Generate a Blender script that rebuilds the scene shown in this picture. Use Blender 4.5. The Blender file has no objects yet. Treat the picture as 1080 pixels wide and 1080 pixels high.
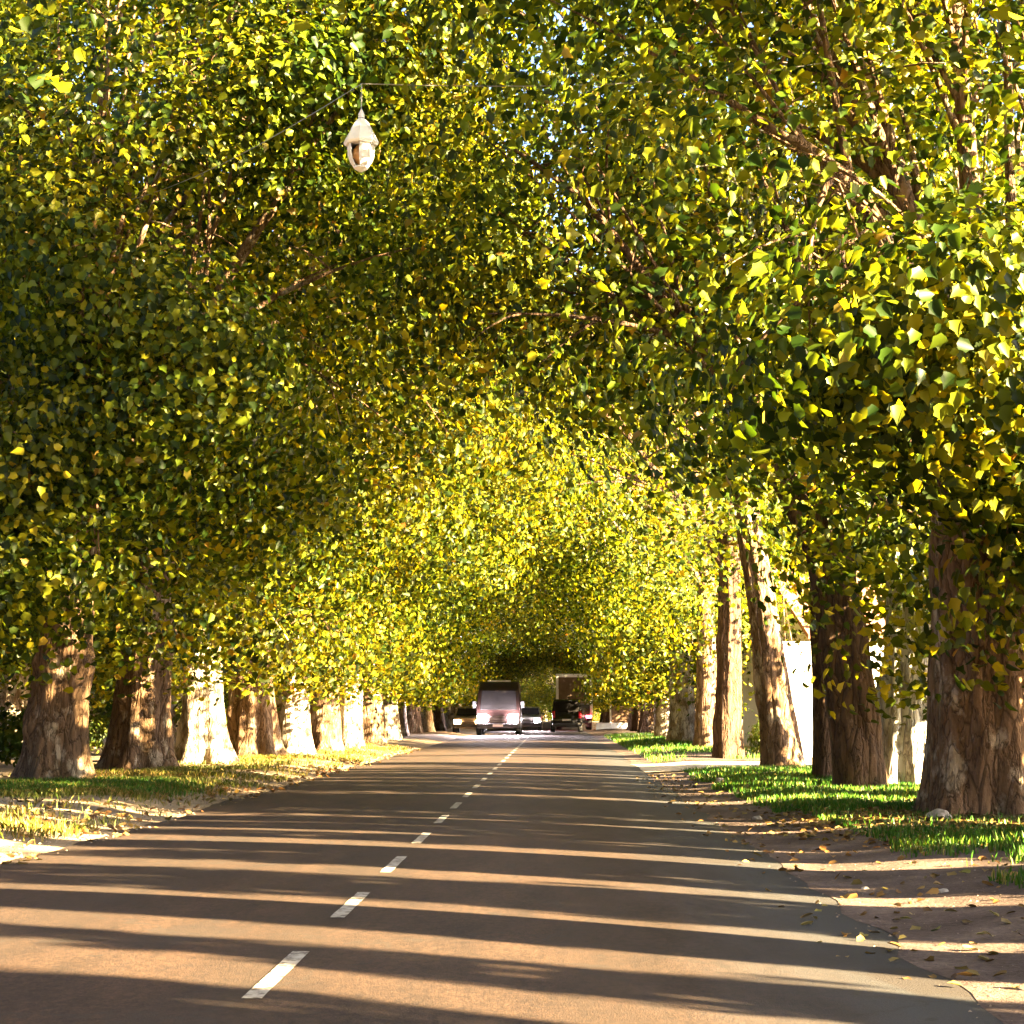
import bpy, bmesh, math, random
import numpy as np
from mathutils import Vector, Matrix, noise

scn = bpy.context.scene
C = scn.collection
R = math.radians

# ------------------------------------------------------------------ camera
FPX = 1944.0            # focal length in pixels of the 1080 px photograph
CAM_H = 1.25
cd = bpy.data.cameras.new('camera')
cam = bpy.data.objects.new('camera', cd)
C.objects.link(cam)
cd.sensor_width = 36.0
cd.lens = 36.0 * FPX / 1080.0
cd.clip_start = 0.05
cd.clip_end = 3000
cam.location = (0, 0, CAM_H)
cam.rotation_euler = (R(90 + 6.17), 0, R(1.36))
scn.camera = cam

# ------------------------------------------------------------------ light
SUN_EL = 17.5
SUN_BACK = 29.0          # degrees the sun stands behind the line square to the road
sv = Vector((math.cos(R(SUN_EL)) * math.cos(R(SUN_BACK)), -math.cos(R(SUN_EL)) * math.sin(R(SUN_BACK)), math.sin(R(SUN_EL))))
w = bpy.data.worlds.new('World')
scn.world = w
w.use_nodes = True
nt = w.node_tree
bg = nt.nodes['Background']
sky = nt.nodes.new('ShaderNodeTexSky')
sky.sky_type = 'NISHITA'
sky.sun_disc = False
sky.sun_elevation = R(SUN_EL)
sky.sun_rotation = math.atan2(sv.x, sv.y)
sky.dust_density = 0.9
sky.air_density = 0.35
sky.ozone_density = 0.3
nt.links.new(sky.outputs[0], bg.inputs[0])
bg.inputs[1].default_value = 0.05
sl = bpy.data.lights.new('sun', 'SUN')
sun = bpy.data.objects.new('sun', sl)
C.objects.link(sun)
sl.energy = 5.0
sl.angle = R(0.5)
sl.color = (1.0, 0.75, 0.40)
sun.rotation_euler = sv.to_track_quat('Z', 'Y').to_euler()
scn.view_settings.view_transform = 'Standard'
scn.view_settings.look = 'None'
scn.view_settings.exposure = 4.9
scn.view_settings.gamma = 1
scn.cycles.max_bounces = 6
scn.cycles.diffuse_bounces = 1
scn.cycles.glossy_bounces = 2
scn.cycles.transmission_bounces = 3
scn.cycles.transparent_max_bounces = 4
scn.cycles.use_denoising = True

# ------------------------------------------------------------------ helpers
rnd = random.Random(7)
rng = np.random.default_rng(7)


def G(px, py):
    """ground point under a pixel of the photograph"""
    return ((px - 586.0) / (py - 750.0) * CAM_H, FPX * CAM_H / (py - 750.0))


def tag(o, label=None, cat=None, group=None, kind=None):
    if label: o['label'] = label
    if cat: o['category'] = cat
    if group: o['group'] = group
    if kind: o['kind'] = kind
    return o


def link_mesh(name, me, mat=None, parent=None):
    o = bpy.data.objects.new(name, me)
    C.objects.link(o)
    if mat is not None:
        if len(me.materials) == 0: me.materials.append(mat)
    if parent is not None: o.parent = parent
    return o


def empty(name, loc=(0, 0, 0), rz=0):
    o = bpy.data.objects.new(name, None)
    C.objects.link(o)
    o.empty_display_size = 0.3
    o.location = loc
    o.rotation_euler = (0, 0, rz)
    return o


def mesh_np(name, V, loops, starts, smooth=False):
    me = bpy.data.meshes.new(name)
    V = np.asarray(V, dtype=np.float32)
    loops = np.asarray(loops, dtype=np.int32)
    starts = np.asarray(starts, dtype=np.int32)
    me.vertices.add(len(V)); me.vertices.foreach_set('co', V.ravel())
    me.loops.add(len(loops)); me.loops.foreach_set('vertex_index', loops)
    me.polygons.add(len(starts)); me.polygons.foreach_set('loop_start', starts)
    if smooth: me.polygons.foreach_set('use_smooth', np.ones(len(starts), dtype=bool))
    me.update(calc_edges=True)
    return me


class MB:
    """collects shapes into one mesh"""
    def __init__(s): s.bm = bmesh.new()

    def box(s, c, d, bev=0.0, rot=None):
        r = bmesh.ops.create_cube(s.bm, size=1.0)
        vs = r['verts']
        bmesh.ops.scale(s.bm, vec=d, verts=vs)
        if bev > 0:
            es = list({e for v in vs for e in v.link_edges})
            r2 = bmesh.ops.bevel(s.bm, geom=es, offset=bev, segments=2, affect='EDGES', profile=0.6)
            vs = list({v for f in r2['faces'] for v in f.verts} | {v for v in vs if v.is_valid})
        if rot is not None: bmesh.ops.rotate(s.bm, cent=(0, 0, 0), matrix=rot, verts=vs)
        bmesh.ops.translate(s.bm, vec=c, verts=vs)
        return s

    def cyl(s, c, r, h, axis='Z', seg=20, r2=None):
        m = {'Z': Matrix(), 'X': Matrix.Rotation(R(90), 4, 'Y'), 'Y': Matrix.Rotation(R(-90), 4, 'X')}[axis]
        bmesh.ops.create_cone(s.bm, cap_ends=True, segments=seg, radius1=r, radius2=r if r2 is None else r2, depth=h,
                              matrix=Matrix.Translation(c) @ m)
        return s

    def sph(s, c, r, sc=(1, 1, 1), u=16, v=10):
        bmesh.ops.create_uvsphere(s.bm, u_segments=u, v_segments=v, radius=r,
                                  matrix=Matrix.Translation(c) @ Matrix.Diagonal((sc[0], sc[1], sc[2], 1)))
        return s

    def prof(s, pts, wf, bev=0.0):
        """side profile (y,z) swept across x, half width wf(y,z)"""
        L = [s.bm.verts.new((-wf(y, z), y, z)) for y, z in pts]
        Rr = [s.bm.verts.new((wf(y, z), y, z)) for y, z in pts]
        n = len(pts)
        fs = []
        for i in range(n):
            j = (i + 1) % n
            fs.append(s.bm.faces.new((L[i], L[j], Rr[j], Rr[i])))
        fs.append(s.bm.faces.new(L[::-1])); fs.append(s.bm.faces.new(Rr))
        if bev > 0:
            es = list({e for f in fs[-2:] for e in f.edges})
            bmesh.ops.bevel(s.bm, geom=es, offset=bev, segments=3, affect='EDGES', profile=0.6)
        return s

    def lathe(s, pts, c=(0, 0, 0), seg=16):
        rings = []
        for r, z in pts:
            rings.append([s.bm.verts.new((c[0] + r * math.cos(2 * math.pi * k / seg), c[1] + r * math.sin(2 * math.pi * k / seg), c[2] + z)) for k in range(seg)])
        for a, b in zip(rings, rings[1:]):
            for k in range(seg):
                s.bm.faces.new((a[k], a[(k + 1) % seg], b[(k + 1) % seg], b[k]))
        s.bm.faces.new(rings[0][::-1]); s.bm.faces.new(rings[-1])
        return s

    def tube(s, pts, rad, seg=8):
        V, F = tube_arrays(pts, rad, seg)
        vs = [s.bm.verts.new(v) for v in V]
        for f in F: s.bm.faces.new([vs[i] for i in f])
        return s

    def quad(s, a, b, c, d, th=0.0):
        vs = [s.bm.verts.new(p) for p in (a, b, c, d)]
        f = s.bm.faces.new(vs)
        if th:
            n = (Vector(b) - Vector(a)).cross(Vector(d) - Vector(a)).normalized() * th
            vt = [s.bm.verts.new(Vector(p) + n) for p in (a, b, c, d)]
            s.bm.faces.new(vt)
            for i in range(4):
                s.bm.faces.new((vs[i], vt[i], vt[(i + 1) % 4], vs[(i + 1) % 4]))
        return s

    def build(s, name, mat, parent=None, smooth=False):
        bmesh.ops.recalc_face_normals(s.bm, faces=s.bm.faces)
        me = bpy.data.meshes.new(name)
        s.bm.to_mesh(me); s.bm.free()
        if smooth:
            me.polygons.foreach_set('use_smooth', np.ones(len(me.polygons), dtype=bool))
            try: me.set_sharp_from_angle(angle=R(38))
            except Exception: pass
        return link_mesh(name, me, mat, parent)


def tube_arrays(pts, rad, seg=8, cap=True):
    pts = [Vector(p) for p in pts]
    n = len(pts)
    V = []; F = []
    t0 = (pts[1] - pts[0]).normalized()
    up = Vector((0, 0, 1)) if abs(t0.z) < 0.9 else Vector((1, 0, 0))
    u = (up - t0 * up.dot(t0)).normalized()
    for i in range(n):
        t = (pts[min(i + 1, n - 1)] - pts[max(i - 1, 0)]).normalized()
        u = (u - t * u.dot(t)).normalized()
        v = t.cross(u)
        for k in range(seg):
            a = 2 * math.pi * k / seg
            V.append(pts[i] + (u * math.cos(a) + v * math.sin(a)) * rad[i])
    for i in range(n - 1):
        for k in range(seg):
            k2 = (k + 1) % seg
            F.append((i * seg + k, i * seg + k2, (i + 1) * seg + k2, (i + 1) * seg + k))
    if cap:
        F.append(tuple(range(seg))[::-1]); F.append(tuple((n - 1) * seg + k for k in range(seg)))
    return V, F


# ------------------------------------------------------------------ materials
def new_mat(name):
    m = bpy.data.materials.new(name)
    m.use_nodes = True
    t = m.node_tree
    return m, t, t.nodes['Principled BSDF'], t.nodes['Material Output']


def nd(t, kind, **kw):
    n = t.nodes.new(kind)
    for k, v in kw.items():
        if k.startswith('i_'):
            key = k[2:]
            n.inputs[int(key) if key.isdigit() else key].default_value = v
        else: setattr(n, k, v)
    return n


def noise_tex(t, scale, detail=4, rough=0.55, vec=None):
    n = nd(t, 'ShaderNodeTexNoise')
    n.inputs['Scale'].default_value = scale
    n.inputs['Detail'].default_value = detail
    n.inputs['Roughness'].default_value = rough
    if vec is not None: t.links.new(vec, n.inputs['Vector'])
    return n.outputs['Fac']


def ramp(t, fac, stops, interp='LINEAR'):
    n = nd(t, 'ShaderNodeValToRGB')
    n.color_ramp.interpolation = interp
    e = n.color_ramp.elements
    while len(e) < len(stops): e.new(0.5)
    for el, (p, c) in zip(e, stops):
        el.position = p
        el.color = (c[0], c[1], c[2], 1) if not isinstance(c, (int, float)) else (c, c, c, 1)
    t.links.new(fac, n.inputs[0])
    return n.outputs['Color']


def mix(t, fac, a, b, mode='MIX'):
    n = nd(t, 'ShaderNodeMix', data_type='RGBA', blend_type=mode)
    for sock, v in ((n.inputs[0], fac), (n.inputs[6], a), (n.inputs[7], b)):
        if isinstance(v, bpy.types.NodeSocket): t.links.new(v, sock)
        elif isinstance(v, (int, float)): sock.default_value = v
        else: sock.default_value = (v[0], v[1], v[2], 1)
    return n.outputs[2]


def coords(t, which='Object', scale=None):
    tc = nd(t, 'ShaderNodeTexCoord')
    o = tc.outputs[which]
    if scale is not None:
        mp = nd(t, 'ShaderNodeMapping')
        mp.inputs['Scale'].default_value = scale
        t.links.new(o, mp.inputs['Vector'])
        o = mp.outputs[0]
    return o


def bump(t, b, h, strength, dist):
    n = nd(t, 'ShaderNodeBump')
    n.inputs['Strength'].default_value = strength
    n.inputs['Distance'].default_value = dist
    t.links.new(h, n.inputs['Height'])
    t.links.new(n.outputs[0], b.inputs['Normal'])


def simple(name, col, rough=0.6, metal=0.0, var=0.15, scale=6.0, emit=None, estr=0.0, coat=0.0):
    m, t, b, o = new_mat(name)
    f = noise_tex(t, scale, 5, 0.6, coords(t))
    c = ramp(t, f, [(0.3, [x * (1 - var) for x in col]), (0.7, [min(1, x * (1 + var)) for x in col])])
    t.links.new(c, b.inputs['Base Color'])
    b.inputs['Roughness'].default_value = rough
    b.inputs['Metallic'].default_value = metal
    b.inputs['Coat Weight'].default_value = coat
    if emit:
        b.inputs['Emission Color'].default_value = (*emit, 1)
        b.inputs['Emission Strength'].default_value = estr
    return m


def leaf_mat(name, stops, trans=0.46, tmul=(1.95, 1.6, 0.5)):
    m, t, b, o = new_mat(name)
    g = nd(t, 'ShaderNodeNewGeometry')
    oi = nd(t, 'ShaderNodeObjectInfo')
    c = ramp(t, g.outputs['Random Per Island'], stops)
    # broad patches of yellower and greener sprays through the crown
    p = noise_tex(t, 0.35, 2, 0.5, coords(t))
    tint = ramp(t, p, [(0.35, (0.80, 1.0, 0.9)), (0.65, (1.25, 1.05, 0.75))])
    c = mix(t, 1.0, c, tint, 'MULTIPLY')
    hs = nd(t, 'ShaderNodeHueSaturation')
    mr = nd(t, 'ShaderNodeMapRange'); mr.inputs['To Min'].default_value = 0.485; mr.inputs['To Max'].default_value = 0.51
    t.links.new(oi.outputs['Random'], mr.inputs[0]); t.links.new(mr.outputs[0], hs.inputs['Hue'])
    t.links.new(c, hs.inputs['Color'])
    c = hs.outputs[0]
    t.links.new(c, b.inputs['Base Color'])
    b.inputs['Roughness'].default_value = 0.45
    b.inputs['Specular IOR Level'].default_value = 0.22
    tr = nd(t, 'ShaderNodeBsdfTranslucent')
    tc = mix(t, 1.0, c, tmul, 'MULTIPLY')
    t.links.new(tc, tr.inputs['Color'])
    ms = nd(t, 'ShaderNodeMixShader'); ms.inputs[0].default_value = trans
    t.links.new(b.outputs[0], ms.inputs[1]); t.links.new(tr.outputs[0], ms.inputs[2])
    t.links.new(ms.outputs[0], o.inputs['Surface'])
    return m


def bark_mat(name, dark, mid, pale, patch=0.55):
    m, t, b, o = new_mat(name)
    v = coords(t, 'Object')
    vs = coords(t, 'Object', (1, 1, 0.28))
    oi = nd(t, 'ShaderNodeObjectInfo')
    # plates of bark and the paler skin under them
    n1 = noise_tex(t, 3.0, 6, 0.62, coords(t, 'Object', (1, 1, 0.6)))
    n2 = noise_tex(t, 9.0, 8, 0.7, vs)
    vo = nd(t, 'ShaderNodeTexVoronoi', feature='DISTANCE_TO_EDGE')
    vo.inputs['Scale'].default_value = 7.0
    wn = noise_tex(t, 5.0, 4, 0.6, vs)
    vec = nd(t, 'ShaderNodeVectorMath', operation='ADD')
    t.links.new(vs, vec.inputs[0])
    sc = nd(t, 'ShaderNodeVectorMath', operation='SCALE'); sc.inputs['Scale'].default_value = 0.35
    cb = nd(t, 'ShaderNodeCombineXYZ')
    for k in range(3): t.links.new(wn, cb.inputs[k])
    t.links.new(cb.outputs[0], sc.inputs[0]); t.links.new(sc.outputs[0], vec.inputs[1])
    t.links.new(vec.outputs[0], vo.inputs['Vector'])
    base = ramp(t, n2, [(0.3, dark), (0.62, mid)])
    pm = ramp(t, n1, [(patch - 0.05, 0.0), (patch + 0.04, 1.0)])
    c = mix(t, pm, base, pale)
    crack = ramp(t, vo.outputs['Distance'], [(0.0, 1.0), (0.07, 0.0)])
    c = mix(t, mix(t, 0.75, (0, 0, 0), crack), c, [x * 0.35 for x in dark])
    # moss and dirt in drifting streaks
    gm = ramp(t, noise_tex(t, 1.3, 4, 0.6, v), [(0.55, 0.0), (0.72, 0.5)])
    c = mix(t, gm, c, (dark[0] * 0.9, dark[1] * 1.15, dark[2] * 0.7))
    t.links.new(c, b.inputs['Base Color'])
    b.inputs['Roughness'].default_value = 0.9
    b.inputs['Specular IOR Level'].default_value = 0.2
    h = mix(t, 0.5, n2, ramp(t, vo.outputs['Distance'], [(0.0, 0.0), (0.2, 1.0)]))
    h = mix(t, 0.3, h, pm, 'SUBTRACT')
    bump(t, b, h, 1.0, 0.07)
    return m


M = {}
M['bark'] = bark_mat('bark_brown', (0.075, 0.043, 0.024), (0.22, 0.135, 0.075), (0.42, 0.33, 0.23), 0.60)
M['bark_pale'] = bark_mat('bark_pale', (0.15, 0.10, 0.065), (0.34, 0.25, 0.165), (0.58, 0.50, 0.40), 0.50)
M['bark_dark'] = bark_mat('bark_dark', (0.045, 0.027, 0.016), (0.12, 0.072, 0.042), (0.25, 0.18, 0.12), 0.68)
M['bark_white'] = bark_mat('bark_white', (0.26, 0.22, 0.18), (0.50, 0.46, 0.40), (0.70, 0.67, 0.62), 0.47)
STOPS = [(0.0, (0.012, 0.024, 0.003)), (0.32, (0.026, 0.046, 0.004)), (0.56, (0.090, 0.116, 0.006)), (0.80, (0.150, 0.168, 0.009)), (0.98, (0.24, 0.23, 0.012)), (1.0, (0.22, 0.12, 0.03))]  # dark stops put canopy shade into the leaf colour, beside natural variety
M['leaf'] = leaf_mat('plane_leaf', STOPS)
M['leaf_dark'] = leaf_mat('shrub_leaf', [(0, (0.03, 0.05, 0.01)), (0.6, (0.06, 0.09, 0.012)), (1, (0.12, 0.12, 0.02))], 0.35)
M['grass'] = leaf_mat('grass_blade', [(0, (0.030, 0.095, 0.012)), (0.5, (0.055, 0.150, 0.018)), (0.82, (0.11, 0.18, 0.028)), (0.94, (0.22, 0.20, 0.06)), (1, (0.32, 0.24, 0.11))], 0.35, (1.2, 1.3, 0.6))
M['dry_grass'] = leaf_mat('dry_grass_blade', [(0, (0.06, 0.10, 0.014)), (0.5, (0.14, 0.15, 0.03)), (1, (0.36, 0.28, 0.12))], 0.35, (1.2, 1.2, 0.7))
M['litter'] = leaf_mat('fallen_leaf', [(0, (0.10, 0.055, 0.025)), (0.5, (0.22, 0.13, 0.05)), (0.85, (0.34, 0.24, 0.10)), (1, (0.20, 0.18, 0.05))], 0.2, (1, 1, 0.8))


def asphalt():
    m, t, b, o = new_mat('asphalt')
    v = coords(t)
    fine = noise_tex(t, 90, 3, 0.7, v)
    mid = noise_tex(t, 2.0, 6, 0.62, coords(t, 'Object', (1.4, 0.35, 1)))
    big = noise_tex(t, 0.35, 3, 0.5, coords(t, 'Object', (1, 0.3, 1)))
    c = ramp(t, mid, [(0.3, (0.023, 0.0135, 0.0085)), (0.7, (0.056, 0.0315, 0.019))])
    c = mix(t, 0.85, c, ramp(t, fine, [(0.32, 0.25), (0.70, 1.8)]), 'MULTIPLY')
    c = mix(t, 0.8, c, ramp(t, noise_tex(t, 22, 4, 0.75, coords(t, 'Object', (1, 0.5, 1))), [(0.34, 0.5), (0.66, 1.5)]), 'MULTIPLY')
    c = mix(t, 1.0, c, ramp(t, big, [(0.35, (0.85, 0.88, 0.92)), (0.65, (1.15, 1.1, 1.05))]), 'MULTIPLY')
    sx = nd(t, 'ShaderNodeSeparateXYZ'); t.links.new(v, sx.inputs[0])
    wob = nd(t, 'ShaderNodeMath', operation='MULTIPLY_ADD'); wob.inputs[1].default_value = 1.6
    t.links.new(mid, wob.inputs[0]); t.links.new(sx.outputs[0], wob.inputs[2])
    strip = nd(t, 'ShaderNodeMapRange'); strip.inputs['From Min'].default_value = 1.2; strip.inputs['From Max'].default_value = 2.6
    t.links.new(wob.outputs[0], strip.inputs[0])
    c = mix(t, strip.outputs[0], c, (0.040, 0.044, 0.048))
    # polished wheel tracks, two in each lane
    ph = nd(t, 'ShaderNodeMath', operation='MULTIPLY_ADD'); ph.inputs[1].default_value = 2 * math.pi / 1.62; ph.inputs[2].default_value = 0.6
    t.links.new(sx.outputs[0], ph.inputs[0])
    sn = nd(t, 'ShaderNodeMath', operation='SINE'); t.links.new(ph.outputs[0], sn.inputs[0])
    c = mix(t, ramp(t, sn.outputs[0], [(0.2, 0.0), (1.0, 0.35)]), c, (0.030, 0.021, 0.015))
    # dark patches of repair and drips of oil
    pt = ramp(t, noise_tex(t, 0.8, 3, 0.5, coords(t, 'Object', (1, 0.45, 1))), [(0.60, 0.0), (0.63, 0.6)])
    c = mix(t, pt, c, (0.028, 0.020, 0.016))
    sp = ramp(t, noise_tex(t, 7, 2, 0.5, v), [(0.70, 0.0), (0.74, 0.6)])
    c = mix(t, sp, c, (0.022, 0.018, 0.015))
    # cracks and sealed seams
    vo = nd(t, 'ShaderNodeTexVoronoi', feature='DISTANCE_TO_EDGE'); vo.inputs['Scale'].default_value = 0.45
    wv = nd(t, 'ShaderNodeVectorMath', operation='ADD')
    nn = nd(t, 'ShaderNodeTexNoise'); nn.inputs['Scale'].default_value = 1.6; nn.inputs['Detail'].default_value = 6
    t.links.new(v, nn.inputs['Vector'])
    sc = nd(t, 'ShaderNodeVectorMath', operation='SCALE'); sc.inputs['Scale'].default_value = 1.2
    t.links.new(nn.outputs['Color'], sc.inputs[0]); t.links.new(v, wv.inputs[0]); t.links.new(sc.outputs[0], wv.inputs[1])
    t.links.new(wv.outputs[0], vo.inputs['Vector'])
    cr = ramp(t, vo.outputs['Distance'], [(0.0, 0.7), (0.012, 0.0)])
    c = mix(t, cr, c, (0.03, 0.024, 0.02))
    t.links.new(c, b.inputs['Base Color'])
    b.inputs['Roughness'].default_value = 0.82
    b.inputs['Specular IOR Level'].default_value = 0.3
    bump(t, b, fine, 0.6, 0.012)
    return m


def soil(name, a, b_, c_, stones=True):
    m, t, b, o = new_mat(name)
    v = coords(t)
    f = noise_tex(t, 1.2, 8, 0.65, v)
    c = ramp(t, f, [(0.3, a), (0.5, b_), (0.72, c_)])
    g = noise_tex(t, 30, 4, 0.7, v)
    c = mix(t, 0.8, c, ramp(t, g, [(0.3, 0.55), (0.7, 1.4)]), 'MULTIPLY')
    t.links.new(c, b.inputs['Base Color'])
    b.inputs['Roughness'].default_value = 0.95
    b.inputs['Specular IOR Level'].default_value = 0.15
    bump(t, b, mix(t, 0.5, f, g), 0.8, 0.05)
    return m


M['asphalt'] = asphalt()
M['soil'] = soil('dry_soil', (0.19, 0.135, 0.085), (0.30, 0.225, 0.145), (0.42, 0.33, 0.22))
M['dirt'] = soil('brown_dirt', (0.060, 0.042, 0.036), (0.105, 0.076, 0.064), (0.19, 0.142, 0.118))
M['sand'] = soil('pale_sand', (0.38, 0.31, 0.23), (0.48, 0.40, 0.30), (0.56, 0.48, 0.37))
M['turf'] = soil('turf_soil', (0.05, 0.075, 0.02), (0.08, 0.11, 0.03), (0.17, 0.15, 0.06))
M['grit'] = simple('grit', (0.20, 0.155, 0.115), 0.95, 0, 0.4, 3)
M['stone'] = simple('stone', (0.36, 0.32, 0.27), 0.9, 0, 0.35, 9)


def paint_marking():
    m, t, b, o = new_mat('road_paint')
    f = noise_tex(t, 14, 6, 0.7, coords(t))
    c = ramp(t, f, [(0.40, (0.10, 0.08, 0.06)), (0.52, (0.36, 0.33, 0.28)), (0.8, (0.50, 0.47, 0.41))])
    t.links.new(c, b.inputs['Base Color']); b.inputs['Roughness'].default_value = 0.8
    return m


M['paint'] = paint_marking()
M['plaster'] = simple('pale_plaster', (0.78, 0.74, 0.68), 0.9, 0, 0.06, 2)
M['roof'] = simple('roof_tile', (0.28, 0.12, 0.07), 0.85, 0, 0.3, 5)
M['wood'] = simple('dark_wood', (0.13, 0.075, 0.04), 0.7, 0, 0.25, 8)
M['white_paint'] = simple('white_paint', (0.78, 0.76, 0.72), 0.5, 0, 0.08, 5)
M['white_metal'] = simple('white_enamel', (0.86, 0.86, 0.86), 0.35, 0, 0.05, 12)
M['glass'] = simple('dark_glass', (0.015, 0.014, 0.014), 0.25, 0, 0.1, 2)
M['glass'].node_tree.nodes['Principled BSDF'].inputs['Specular IOR Level'].default_value = 0.05
M['black_car'] = simple('black_car_paint', (0.012, 0.012, 0.014), 0.22, 0, 0.1, 2, coat=0.6)
M['maroon'] = simple('maroon_van_paint', (0.035, 0.016, 0.014), 0.5, 0, 0.1, 2, coat=0.0)
M['silver'] = simple('silver_car_paint', (0.42, 0.41, 0.40), 0.28, 0.5, 0.08, 2, coat=0.5)
M['tan_car'] = simple('beige_car_paint', (0.34, 0.26, 0.18), 0.3, 0.2, 0.08, 2, coat=0.5)
M['rubber'] = simple('rubber', (0.02, 0.02, 0.02), 0.85, 0, 0.2, 10)
M['plastic'] = simple('dark_plastic', (0.03, 0.03, 0.032), 0.55, 0, 0.2, 10)
M['rim'] = simple('rim_metal', (0.45, 0.45, 0.46), 0.3, 0.8, 0.1, 10)
M['lamp_on'] = simple('lit_headlamp', (0.9, 0.9, 0.9), 0.2, 0, 0.02, 4, (1.0, 0.84, 0.89), 110.0)
M['lamp_amber'] = simple('lit_amber_lamp', (0.9, 0.6, 0.3), 0.2, 0, 0.02, 4, (1.0, 0.62, 0.30), 40.0)
M['tail'] = simple('tail_lamp', (0.35, 0.01, 0.02), 0.25, 0, 0.1, 6)
M['tail_on'] = simple('lit_tail_lamp', (0.6, 0.02, 0.05), 0.25, 0, 0.1, 6, (1.0, 0.05, 0.12), 2.5)
M['plate'] = simple('number_plate', (0.72, 0.70, 0.66), 0.45, 0, 0.04, 8)
M['cargo'] = simple('brown_tarpaulin', (0.15, 0.10, 0.06), 0.75, 0, 0.3, 3)
M['steel'] = simple('grey_steel', (0.30, 0.29, 0.28), 0.45, 0.7, 0.15, 9)
M['amber_glass'] = simple('amber_bulb_glass', (0.62, 0.34, 0.13), 0.25, 0, 0.25, 14)
M['opal'] = simple('opal_glass', (0.86, 0.85, 0.83), 0.25, 0, 0.05, 8)

# ------------------------------------------------------------------ setting: ground, road, verges
CL = -1.275          # centre line
RL, RR = -4.55, 1.92  # road edges


def sheet(name, x0f, x1f, ys, z, mat, nx=6, rough=0.0, crown=None, label=None):
    V = []; F = []
    for y in ys:
        a, b = x0f(y), x1f(y)
        for k in range(nx + 1):
            x = a + (b - a) * k / nx
            zz = z + (crown(x, y) if crown else 0)
            if rough and 0 < k < nx: zz += rough * (noise.noise((x * 0.6, y * 0.6, 3)) + 0.5 * noise.noise((x * 2, y * 2, 9)))
            V.append((x, y, zz))
    n = nx + 1
    for i in range(len(ys) - 1):
        for k in range(nx):
            F.append((i * n + k, i * n + k + 1, (i + 1) * n + k + 1, (i + 1) * n + k))
    me = bpy.data.meshes.new(name)
    me.from_pydata(V, [], F)
    me.polygons.foreach_set('use_smooth', np.ones(len(F), dtype=bool))
    o = link_mesh(name, me, mat)
    tag(o, kind='structure')
    return o


def gz(x, y):
    """height of the natural ground beside the road: low banks at the verges"""
    d = max(RL - x, x - RR, 0.0)
    s = min(d / 1.6, 1.0)
    s = s * s * (3 - 2 * s)
    far = 1.0 if d < 40 else max(0.0, 1 - (d - 40) / 30)
    return far * s * (0.10 + 0.07 * noise.noise((x * 0.35, y * 0.35, 1)) + 0.03 * noise.noise((x * 1.3, y * 1.3, 5)))


def frange(a, b, s):
    out = []
    while a < b: out.append(a); a += s
    return out + [b]


gx = [-900, -300, -120, -80] + frange(-60, -14, 4) + frange(-13.5, 12, 0.5) + frange(14, 60, 4) + [80, 120, 300, 900]
gy = [-300, -120, -60] + frange(-40, 0, 4) + frange(1, 70, 0.6) + frange(72, 200, 4) + [240, 320, 500, 900, 1500]
V = [(x, y, gz(x, y) - (0.02 if RL - 0.6 < x < RR + 0.6 else 0.0)) for y in gy for x in gx]
nx_ = len(gx)
F = [(j * nx_ + i, j * nx_ + i + 1, (j + 1) * nx_ + i + 1, (j + 1) * nx_ + i) for j in range(len(gy) - 1) for i in range(nx_ - 1)]
me = bpy.data.meshes.new('ground'); me.from_pydata(V, [], F)
me.polygons.foreach_set('use_smooth', np.ones(len(F), dtype=bool))
ground = tag(link_mesh('ground', me, M['soil']), kind='structure')


def edge_l(y): return RL + 0.16 * noise.noise((y * 0.25, 0, 1)) + 0.10 * noise.noise((y * 1.1, 3, 1)) + 0.05 * noise.noise((y * 4, 7, 1))
def edge_r(y): return RR + 0.22 * noise.noise((y * 0.22, 9, 2)) + 0.11 * noise.noise((y * 1.0, 5, 2)) + 0.05 * noise.noise((y * 4, 1, 2))


def crown_z(x, y): return 0.05 * (1 - ((x - CL) / 3.25) ** 2)


road = sheet('road', edge_l, edge_r, frange(-25, 90, 0.2) + frange(92, 420, 4), 0.005, M['asphalt'], 12, 0.0, crown_z)


def dz(x, y): return max(gz(x, y), 0.0)


def verge_sheet(name, x0f, x1f, ys, mat, lift, nx=10):
    V = []; F = []
    for y in ys:
        a, b = x0f(y), x1f(y)
        for k in range(nx + 1):
            x = a + (b - a) * k / nx
            V.append((x, y, gz(x, y) + lift))
    n = nx + 1
    for i in range(len(ys) - 1):
        for k in range(nx): F.append((i * n + k, i * n + k + 1, (i + 1) * n + k + 1, (i + 1) * n + k))
    me = bpy.data.meshes.new(name); me.from_pydata(V, [], F)
    me.polygons.foreach_set('use_smooth', np.ones(len(F), dtype=bool))
    return tag(link_mesh(name, me, mat), kind='structure')


verge_sheet('dirt_shoulder', lambda y: edge_r(y) - 0.12, lambda y: 6.6 + 0.4 * noise.noise((y * 0.3, 2, 2)), frange(-20, 37, 0.4), M['dirt'], 0.012, 14)
verge_sheet('driveway', lambda y: edge_r(y) - 0.10, lambda y: 14.0, frange(38.0, 43.5, 0.5), M['sand'], 0.016, 20)
verge_sheet('far_shoulder', lambda y: edge_r(y) - 0.10, lambda y: 5.5 + 0.5 * noise.noise((y * 0.2, 2, 2)), frange(44, 200, 1.0), M['dirt'], 0.012, 8)

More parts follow.
